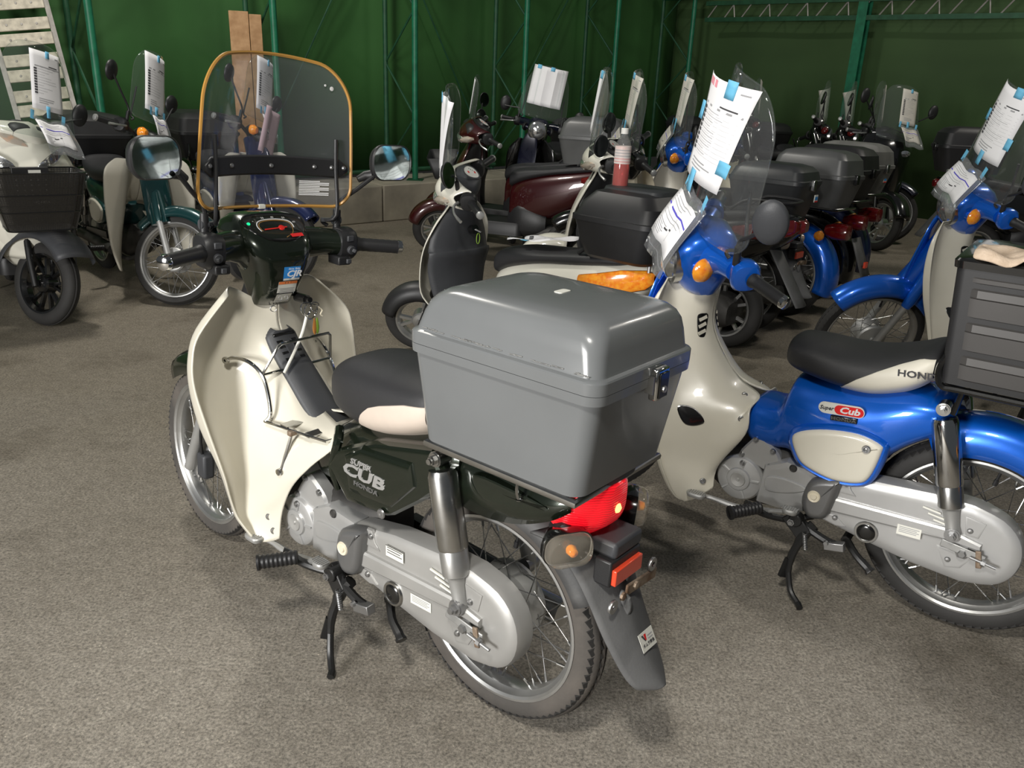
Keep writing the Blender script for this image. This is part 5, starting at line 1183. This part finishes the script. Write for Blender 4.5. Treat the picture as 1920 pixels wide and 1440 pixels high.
    mt_ = obj('meter', M().loft([[(x * q, y * q, z) for x, y in o2] for q, z in ((1.25, -.02), (1.2, .006), (1.02, .008), (1, .004))]), dark, rc, m)
    obj('meter_face', M().loft([[(x * q, y * q, z) for x, y in o2] for q, z in ((1, .003), (.99, .0055))]), CAPW, mt_)
    for x, y in ((-.02, .012), (.012, -.02)): obj('meter_mark', M().bar((x, y, .006), (x + .014, y + .006, .006), .009, .0008), STICKR, mt_)
    for k in range(4): obj('meter_mark', M().bar((.022, .018 - k * .010, .006), (.030, .018 - k * .010, .006), .003, .0008), INK, mt_)
    for s in (1, -1):
        g = M(); g.loft([[(.975 - .05 * f + .028 * math.cos(t), s * (.085 + .085 * f), .965 + .03 * f + h * math.sin(t)) for t in [2 * math.pi * k / 16 for k in range(16)]] for f, h in ((-.25, .010), (0, .028), (.5, .026), (1, .008))]); obj('front_winker', g, P.get('frontlens', CLEARLENS), fc)
    if P.get('headlight', 1):
        g = M(); g.loft([ell(x, .955, hz, hy, 20, 2.6) for x, hz, hy in ((.97, .03, .07), (1.0, .032, .075), (1.022, .02, .05), (1.028, .005, .015))]); obj('headlight', g, HEAD, fc)
    grips(root, S, True, BLACK, BLACK)
    g = M(); g.tube([(.87, .20, 1.0), (.888, .23, .995), (.88, .29, .98), (.845, .345, .965)], [.008, .007, .006, .008], 8, k=4); obj('brake_lever', g, ALU, root, S)
    if P.get('mirrors'):
        for s in P.get('mside', (1, -1)): mirror_part(root, S, s, P['mirrors'], (.87, .17 * s, 1.06), P.get('mhead', (.84, .30 * s, 1.20)) if s > 0 or 'mhead' not in P else (P['mhead'][0], -P['mhead'][1], P['mhead'][2]), face=P.get('mface'))
    if P.get('screen'): windscreen(root, S, P['screen'])
    g = M(); g.tube([(.0, .13, .80), (-.10, .13, .86), (-.28, .12, .86), (-.32, 0, .86), (-.28, -.12, .86), (-.10, -.13, .86), (.0, -.13, .80)], .009, 8, k=4); obj('grab_rail', g, P.get('rail', BLACK), root)
    if P.get('box'):
        d = rearbox(root, P['box'], True); d.matrix_basis = MX.Translation(P.get('boxoff', (-.06, 0, .13)))
    return dict(root=root, S=S, W=B @ S, B=B)
SCR_S = Scr(.91, 1.06, 1.50, .20, .13, .06, .18, .10)

# the white and dark grey scooter behind the grey box
B4 = bmat(.325, 3.53, 137, -1.5) @ MX.Scale(.94, 4)
d = scooter('scooter', 'white and grey scooter with a black top box behind the grey box', B4, 44, dict(paint=WHITE, fender=BLACK, fr=.018, dark=DKGREY, mirrors='oval', mside=(1,), mhead=(.90, .22, 1.15), mface=(-.9, .5, .1), screen=None))
rt = d['root']
g = M()
def trunk(zs): return rbox(g, [(z_ - .05, a + .03, b + .0, c, d_) for z_, a, b, c, d_ in zs], 5)
trunk([(.855, -.40, -.06, .17, .05), (.87, -.42, -.05, .19, .06), (.93, -.44, -.03, .21, .06), (1.015, -.46, -.01, .225, .06)]); tb = obj('top_box', g, BOXK, rt, ang=30)
g = M(); trunk([(1.015, -.468, .0, .232, .06), (1.035, -.468, .0, .232, .06), (1.037, -.455, -.01, .222, .06), (1.09, -.44, -.03, .205, .06), (1.135, -.40, -.07, .165, .05), (1.145, -.36, -.11, .13, .04)]); ld_ = obj('box_lid', g, BOXK, tb, ang=25)
g = M(); g.loft([[(x, y, z) for x, y in rrect(w, h, .05, 4, -.22)] for z, w, h in ((1.08, .30, .24), (1.102, .29, .22), (1.108, .26, .19))]); obj('lid_panel', g, BOXD, ld_)
for x in (-.36, -.16):
    for y in (-.1, .1): obj('mount_bolt', M().cyl((x, y, .775), (x, y, .806), .008, 8), STEEL, tb)
obj('warning_label', drape(M(), BVHTree.FromPolygons([V(v.co) for v in [o for o in rt.children if o.name.startswith('inner_panel')][0].data.vertices], [tuple(p.vertices) for p in [o for o in rt.children if o.name.startswith('inner_panel')][0].data.polygons]), gridpts((.8, .10, .43), (0, -1, 0), (0, 0, 1), .05, .05, 4, 3), (1, 0, 0), .006), STICKW, rt)
g = M(); g.cyl((.865, -.04, .76), (.835, -.04, .765), .024, 16); ig_ = obj('ignition_lock', g, BLACKP, rt); g = M(); g.bar((.835, -.04, .765), (.80, -.05, .755), .014, .004); obj('key', g, STEEL, ig_)
tag(obj('key_tag', M().tube([(.815, -.055 + .012 * math.cos(t) + .012, .72 + .028 * math.sin(t)) for t in [2 * math.pi * k / 18 for k in range(18)]], .002, 5, closed=True), LEAFG, None, B4), 'green loop tag on the key of the white and grey scooter', 'key tag')
# paper on its screen (folded, seen from the edge) and on its seat
W4 = d['W']; sc = SCR_S; windscreen(rt, d['S'], sc)
rows = [[sc.at(-.02 + .17 * i / 8 - .02 * j / 10, 1.10 + .37 * (1 - j / 10), .008 + .010 * math.sin(i * 1.1)) for i in range(9)] for j in range(11)]
sheet_of_paper(W4, rows, 'creased white form taped to the screen of the white and grey scooter', 'plain', True, ((.1, .3, -.03, .1),))
rows = [[V((.47 - .34 * i / 8 + .02 * math.sin(j), .10 - .20 * j / 10, .776 + .046 * (i / 8) + .006 + .006 * math.sin(i * 1.1 + j * .8) - .9 * max(0, .02 - .02) )) for i in range(9)] for j in range(11)]
sheet_of_paper(B4, rows, 'white form lying on the black seat of the white and grey scooter', 'form', True, ((.3, .42, -.1, .08),), nrm=V((0, 0, 1)))
# bottle standing on the top box
bt = empty('drink_bottle', B4 @ MX.Translation((-.13, .05, 1.100)) @ MX.Scale(1.06, 4), 'plastic bottle half full of red drink standing on the black top box', 'bottle')
prof = [(0, .002), (.028, 0), (.032, .006), (.032, .10), (.0305, .105), (.032, .11), (.032, .15), (.031, .158), (.026, .178), (.016, .196), (.0125, .202), (.0125, .212)]
obj('body', M().lathe(prof, (0, 0, 0), (0, 0, 1), 28), PETW, bt)
obj('drink', M().lathe([(0, .003), (.027, .003), (.031, .008), (.031, .092), (0, .092)], (0, 0, 0), (0, 0, 1), 28), LIQ, bt)
lb = obj('label', M().lathe([(.0325, .092), (.0325, .160)], (0, 0, 0), (0, 0, 1), 28), pm('pale_bottle_label', (.62, .60, .58), .5, col2=(.70, .52, .48), vs=22), bt)
for k in range(5): obj('label_band', M().lathe([(.0328, .099 + k * .011), (.0328, .102 + k * .011)], (0, 0, 0), (0, 0, 1), 28), pm('pink_label_print', (.62, .25, .24), .5) if k < 2 else INKG, lb)
obj('cap', M().lathe([(0, .228), (.013, .228), (.0148, .226), (.0148, .206), (.0125, .206)], (0, 0, 0), (0, 0, 1), 24), CAPW, bt)

# white scooter behind it, facing away to the left
B5 = bmat(1.20, 4.64, 143, -1.5)
d = scooter('scooter', 'white scooter with clear screen and silver cast wheel beyond the bottle', B5, 30, dict(paint=WHITE, dark=BLACK, body=BLACKP, rearlens=REDDARK, r=.225, wheel=ALU, arms=5, mirrors='oval', mhead=(.88, .25, 1.13), mface=(-.6, .8, -.1), screen=SCR_S))
rows = [[SCR_S.at(-.07 + .17 * i / 8, 1.14 + .34 * (1 - j / 10), .008 + .012 * math.sin(i * .9)) for i in range(9)] for j in range(11)]
sheet_of_paper(d['W'], rows, 'creased white form on the screen of the white scooter beyond the bottle', 'plain', True, ((.4, .6, -.03, .1),))
# three more step-throughs of that row, seen from behind
SCR_C = Scr(.845, 1.065, 1.50, .22, .15, .08, .17, .10)
def screen_papers(W_, sc, who, slip=True, mat=PAPERG, y0=-.08, w=.20, z0=1.19, h=.30):
    rows = [[sc.at(y0 + w * i / 8, z0 + h * (1 - j / 10), .008 + .006 * math.sin(i * .8)) for i in range(9)] for j in range(11)]
    sheet_of_paper(W_, rows, 'white form on the screen of the ' + who, 'form', True, ((.4, .56, -.03, .1), (.4, .55, .92, 1.15)), mat=mat)
    if slip:
        rr, c = bag_slip(W_, 'plastic sleeve below the form on the ' + who, (.925, .0, 1.15), (1.03, .0, .97), .21); slip_in(W_, rr, c, 'paper slip in the sleeve of the ' + who, True, mat)
B6 = bmat(1.37, 4.98, 140, -1.5)
d = cub('step_through_motorcycle', 'black motorcycle with a stickered charcoal box and pale mudflap', B6, 40, dict(style='A', paint=BLACKP, shield=CREAM_OLD, box='dark_sticker', lens=REDDARK, mirrors=None, screen=SCR_C, wink=CLEARLENS, skirt=None, stand=False), 'step-through motorcycles parked in the second row')
screen_papers(d['W'], SCR_C, 'black motorcycle with the stickered box')
B7 = bmat(1.73, 5.37, 137.5, -2)
d = cub('step_through_motorcycle', 'blue motorcycle with blue rear fender between the stickered box and the red lamps', B7, 40, dict(style='B', paint=BLUE, box='midgrey_big', mirrors='oval', mhead=(.80, .33, 1.20), mface=(-1, .1, 0), mside=(1,), screen=SCR_C, lens=REDDARK, skirt=SKIRT_W, stand=False), 'step-through motorcycles parked in the second row')
screen_papers(d['W'], SCR_C, 'blue motorcycle in the second row')
B8 = bmat(1.98, 5.76, 138, -2)
d = cub('step_through_motorcycle', 'dark motorcycle with a tall black box and round red tail lamp', B8, 35, dict(style='B', paint=BLACKP, shield=BLACKP, cover=BLACKP, box='black_big', mirrors=None, screen=None, lens=REDDARK, stand=False), 'step-through motorcycles parked in the second row')
fp = M(); fp.grid([[(-.33 - .11 * t, .075 * q, .50 - .24 * t) for q in (-1, -.5, 0, .5, 1)] for t in (0, .5, 1)]); obj('mud_flap', fp, FLAP, d['root'], sol=.004); obj('rear_reflector', M().box((-.435, -.022, .315), (-.42, .022, .355)), REFL, d['root'], bev=.002)
B9 = bmat(2.24, 6.16, 134, -2)
d = cub('step_through_motorcycle', 'motorcycle with a dusty grey rounded box, last of its row', B9, 35, dict(style='B', paint=NAVY, shield=CREAM_OLD, box='dusty_big_sticker', mirrors=None, screen=None, lens=REDDARK, stand=False), 'step-through motorcycles parked in the second row')
# red scooter with a grey box, dark bikes by the kerb
B10 = bmat(.46, 6.50, 160, -1.5)
d = scooter('scooter', 'dark red and black scooter carrying a square grey box', B10, 35, dict(paint=RED, dark=BLACK, rearlens=REDDARK, box='midgrey_big', boxoff=(.03, 0, .075), screen=None, mirrors=None))
B11 = bmat(.36, 7.16, 153, -1.5) @ MX.Scale(.94, 4)
SCR_D = Scr(.93, 1.06, 1.50, .20, .14, .05, .20, .10)
d = scooter('scooter', 'red scooter with a black front basket and upright clear screen near the kerb', B11, 30, dict(paint=RED, dark=BLACK, mirrors='oval', mhead=(.84, .30, 1.22), mface=(-.5, 1, .1), screen=SCR_D))
rows = [[SCR_D.at(-.05 + .12 * i / 8, 1.18 + .30 * (1 - j / 10), .008) for i in range(9)] for j in range(11)]
sheet_of_paper(d['W'], rows, 'thin white form edge-on against the screen of the red scooter with the basket', 'plain', True)
g = M(); rbox(g, [(.60, 1.13, 1.30, .12, .03), (.80, 1.09, 1.36, .15, .03)], 4); g.f = [f for f in g.f if len(f) == 4] + [g.f[-2]]; obj('front_basket', g, BOXK, d['root'], d['S'], sol=.004)
B12 = bmat(.42, 8.55, -112, 1.5)
d = cub('step_through_motorcycle', 'dark motorcycle facing the camera with a white sheet wrapped over its screen', B12, 20, dict(style='B', paint=DARKNAVY, shield=BLACKP, bar='nacelle', box='black', mirrors='oval', mz=1.12, screen=SCR_C, stand=False, wm=BLACK))
rows = [[SCR_C.at(-.15 + .30 * i / 10, 1.17 + .32 * (1 - j / 10), .008 + .008 * math.sin(i * 2)) for i in range(11)] for j in range(11)]
sheet_of_paper(d['W'], rows, 'pleated white sheet wrapped over the screen of the dark motorcycle facing the camera', 'plain', True, ((.1, .22, -.02, .08), (.5, .62, -.02, .08)))
tag(obj('white_tube', M().cyl((-.02, 7.90, .365), (.42, 8.20, .385), .02, 10), STICKW), 'pale pipe lying on the kerb behind the scooters', 'pipe')

# ------------------------------------------------------------------ left row, facing the camera
def left_cub(label, paint, B, who, round_mirror):
    sc = Scr(.86, 1.07, 1.50, .20, .15, .06, .16, .09)
    d = cub('step_through_motorcycle', label, B, 42, dict(style='B', rows=SH_C, paint=paint, shield=CREAM, bar='pipe', box='black_huge', mirrors='round', mz=1.28, screen=sc, stand=False), 'motorcycles with cream shields and black boxes in the left row')
    rows = [[sc.at(-.115 + .20 * i / 8, 1.14 + .34 * (1 - j / 10), .008) for i in range(9)] for j in range(11)]
    sheet_of_paper(d['W'], rows, 'white form on the screen of the ' + who, 'form', True, ((.44, .56, -.02, .1), (.4, .54, .9, 1.12)))
    rr, c = bag_slip(d['W'], 'plastic sleeve with a slip under the form on the ' + who, (.925, -.01, 1.13), (1.0, -.01, .96), .17)
    slip_in(d['W'], rr, c, 'paper slip under the form on the ' + who, True)
    return d
B13 = bmat(-2.972, 5.92, -46, 1.5)
left_cub('dark teal motorcycle with cream leg shield beside the basket scooter', TEAL, B13, 'dark teal motorcycle', 1)
B14 = bmat(-2.42, 6.52, -50, 1.5)
d = left_cub('navy blue motorcycle seen through the tall framed windscreen', NAVY, B14, 'navy motorcycle behind the tall windscreen', 1)
rows = [[V((1.00 + .02 * math.sin(i), -.17 + .17 * i / 8, 1.16 - .30 * j / 10 - .02 * (i / 8) ** 2)) for i in range(9)] for j in range(11)]
sheet_of_paper(d['W'], rows, 'pale pink sheet hanging beside the slip on the navy motorcycle', 'plain', True, mat=PINK)
# delivery scooter with the wire basket
B15 = bmat(-3.40, 5.47, -50.8, 1.5)
SCR_E = Scr(1.0, 1.02, 1.52, .24, .17, .06, .24, .10)
d = scooter('scooter', 'white and grey delivery scooter with a black wire basket in front', B15, 30, dict(paint=WHITE, dark=BLACK, fender=DKGREY, longfender=1, wheel=BLACKP, arms=6, r=.235, mirrors='oval', mhead=(.90, .33, 1.20), screen=SCR_E, headlight=0))
rt, S = d['root'], d['S']
rows = [[SCR_E.at(-.10 + .20 * i / 8 + .03, 1.17 + .31 * (1 - j / 10), .008) for i in range(9)] for j in range(11)]
sheet_of_paper(d['W'], rows, 'white form on the screen of the delivery scooter at the far left', 'form', True, ((.45, .58, -.02, .1), (.4, .52, .92, 1.12)))
rr, c = bag_slip(d['W'], 'plastic sleeve above the basket of the delivery scooter', (1.03, .04, 1.13), (1.20, .04, .95), .22); slip_in(d['W'], rr, c, 'paper slip with a blue line above the basket of the delivery scooter', True)
# bulky white nose with slanted headlights, grey lower sides
g = M(); rows = []
for z, xc, w in cr([(.36, 1.10, .16), (.50, 1.13, .21), (.70, 1.12, .25), (.83, 1.10, .26), (.90, 1.06, .24), (.98, 1.0, .20), (1.03, .94, .14)], 4): rows.append([(xc - .16 * abs(q) ** 2.4, w * q, z) for q in [i / 8 - 1 for i in range(17)]])
g.grid(rows); ns = obj('nose_cowl', g, WHITE, rt, sol=.006, ang=60); bv = g.bvh()
for s in (1, -1):
    g = M(); g.loft([[V((1.105 - .16 * abs((y + .03 * math.cos(t) * k) / .25) ** 2.4 + o, s * (y + .028 * k * math.cos(t)), z + .022 * k * math.sin(t))) for t in [2 * math.pi * q / 14 for q in range(14)]] for y, z, k, o in ((.06, .86, .3, .004), (.09, .875, .9, .012), (.14, .905, 1.1, .012), (.19, .94, .8, .008), (.215, .955, .2, .0))]); obj('headlight', g, HEAD, ns)
    g = M(); g.grid([[(x, s * (y + .004), z) for x, y, z in r] for r in [[(1.0 - .02 * k, .20 + .012 * k, .36 + .10 * k - .1 * q) for k in range(4)] + [(.55, .20, .36 - .1 * q)] for q in (-1.4, -.3, .6, 1)]]); obj('side_panel', g, DKGREY, rt, sol=.004)
bk = MX.Translation((1.17, 0, .0)); g = M()
def ringz(z, x0, x1, hy): return [(x, y, z) for x, y in rrect(x1 - x0, 2 * hy, .04, 4, (x0 + x1) / 2)]
lev = [(.56, 1.15, 1.37, .165), (.66, 1.15, 1.395, .19), (.75, 1.15, 1.415, .207), (.865, 1.15, 1.44, .225)]
rg = [ringz(*l) for l in lev]
for r_ in rg: g.tube(r_, .0045, 6, closed=True)
for k in range(0, len(rg[0]), 4): g.tube([r_[k] for r_ in rg], .004, 5)
bs = obj('front_basket', g, BLACKP, rt)
g = M(); n = 96; fine = cr(rg, 6)if 0 else None
def resample(r, n):
    P = [V(p) for p in r] + [V(r[0])]; L = [0]
    for a, b in zip(P, P[1:]): L.append(L[-1] + (b - a).length)
    out = []
    for k in range(n):
        t = L[-1] * k / n; i = 0
        while L[i + 1] < t: i += 1
        out.append(P[i] + (P[i + 1] - P[i]) * ((t - L[i]) / max(1e-9, L[i + 1] - L[i])))
    return out
lo_, hi_ = resample(rg[0], n), resample(rg[-1], n)
for k in range(n): g.bar(lo_[k], hi_[k], .0016, .0016)
for j in range(1, 26): f = j / 26; g.tube([a + (b - a) * f for a, b in zip(lo_, hi_)][::2], .0008, 4, closed=True)
for k in range(14): g.bar((1.155 + .2 * k / 13, -.14, .56), (1.155 + .2 * k / 13, .14, .56), .002, .002)
obj('basket_mesh', g, BLACK, bs, kind='stuff')
obj('mesh_panel', M().loft([[p * 1 for p in r_] for r_ in rg], True, True, False), SMOKE, bs)
g = M(); g.box((-.002, -.035, -.008), (.004, .035, .008), MX.Translation((1.40, .0, .715))); pl = obj('name_plate', g, BLACKP, bs); text('lettering', 'HONDA', .016, WHITEINK, pl, axes((1.405, 0, .715), (0, 1, 0), (.1, 0, 1)), .0005, 1.3)
obj('basket_pad', M().box((1.16, -.09, .70), (1.18, .09, .87)), BLACK, bs, bev=.004); pd = obj('pad_label', M().box((1.181, -.01, .83), (1.184, .05, .855)), STICKW, bs)
for k in range(5):
    for j in range(5): obj('pad_stud', M().lathe([(0, .004), (.005, .002), (.006, 0)], (1.18, -.07 + .035 * k, .72 + .027 * j), (1, 0, 0), 8), STEEL, bs) if j < 4 else None
# ------------------------------------------------------------------ back row along the right wall
H0 = V((2.95, 9.22, 0))
def back(s): p = H0 - N2 * s; return bmat(p.x, p.y, -58.6, 2)
BK = [(0.05, 'dark navy motorcycle with a bare spoked front wheel against the right wall', DARKNAVY, CREAM_OLD, 'dark navy motorcycle by the right wall', -.05, True),
      (.34, 'black motorcycle with a wire basket left of the dark navy one', BLACKP, BLACKP, 'black motorcycle with the wire basket', .05, False),
      (.62, 'black motorcycle standing left of the thick green post', BLACKP, BLACKP, 'black motorcycle left of the thick green post', .02, False),
      (1.42, 'dark motorcycle half hidden behind the large taped form', BLACKP, BLACKP, 'dark motorcycle behind the large taped form', -.1, False)]
for s, lab, pt, shm, who, yo, slip in BK:
    d = cub('step_through_motorcycle', lab, back(s), 38 if s < .1 else 52, dict(style='B', paint=pt, shield=shm, cover=BLACKP, bar='nacelle' if s > .1 else 'pipe', box='black' if s > .1 else None, mirrors='oval', mside=(-1,) if s > .1 else (1, -1), mz=1.2, screen=SCR_C, stand=False, wm=REDDARK), 'motorcycles in the back row along the right wall')
    rows = [[SCR_C.at(yo + .15 * i / 8, 1.14 + .33 * (1 - j / 10), .008 + (.03 * (i / 8) ** 2 if s == .34 else 0)) for i in range(9)] for j in range(11)]
    sheet_of_paper(d['W'], rows, 'white form on the screen of the ' + who, 'plain', True, mat=PAPERG)
    if s == .34:
        g = M()
        for z in (.66, .84): g.tube([(x, y, z) for x, y in rrect(.24, .34, .03, 3, 1.16)], .005, 5, closed=True)
        for x, y in rrect(.24, .34, .03, 3, 1.16)[::2] + [(1.28, y) for y in (-.12, -.07, -.02, .03, .08, .13)]: g.cyl((x, y, .66), (x, y, .84), .003, 5)
        obj('wire_basket', g, CREAM_OLD, d['root'], d['S'])
B16 = bmat(3.30, 9.0, -88, 1.5)
SCR_F = Scr(1.02, .98, 1.46, .24, .20, .08, .30, .12)
d = scooter('scooter', 'large black scooter with double headlights and two taped papers', B16, 18, dict(paint=BLACKP, dark=BLACK, front=BLACKP, r=.25, mirrors='oval', mhead=(.92, .40, 1.30), screen=SCR_F, headlight=0))
g = M(); rows = []
for z, xc, w in cr([(.40, 1.12, .14), (.60, 1.15, .20), (.80, 1.16, .24), (.93, 1.13, .25), (1.02, 1.05, .20), (1.06, .97, .14)], 4): rows.append([(xc - .18 * abs(q) ** 2.2, w * q, z) for q in [i / 8 - 1 for i in range(17)]])
nb = obj('nose_fairing', M().grid(rows), BLACKP, d['root'], sol=.006, ang=60)
for s in (1, -1): g = M(); g.loft([[V((1.165 - .18 * abs(y / .25) ** 2.2 + o, s * (y + .045 * k * math.cos(t)), .875 + .028 * k * math.sin(t) + .15 * (y - .1))) for t in [2 * math.pi * q / 14 for q in range(14)]] for y, k, o in ((.10, .2, .004), (.11, 1, .006), (.125, .8, .012), (.13, .2, .014))]); obj('headlight', g, HEAD, nb)
rows = [[SCR_F.at(-.06 + .21 * i / 8, 1.13 + .30 * (1 - j / 10), .008) for i in range(9)] for j in range(11)]
sheet_of_paper(d['W'], rows, 'white form on the dark screen of the large black scooter', 'form', True, ((.42, .56, -.03, .08), (.4, .55, .9, 1.1)), mat=PAPERG)
rr, c = bag_slip(d['W'], 'plastic sleeve over the headlights of the large black scooter', (1.07, .05, 1.12), (1.22, .05, .95), .21); slip_in(d['W'], rr, c, 'paper slip over the headlights of the large black scooter', True, PAPERG)
B17 = bmat(3.66, 6.75, -8, 1.5)
d = scooter('scooter', 'black scooter with a rounded black top box, behind the right-edge blue motorcycle', B17, 20, dict(paint=BLACKP, dark=BLACK, r=.23, mirrors='oval', mside=(1,), screen=None, rearlens=REDDARK, box='black_big', boxoff=(-.06, 0, .10)))
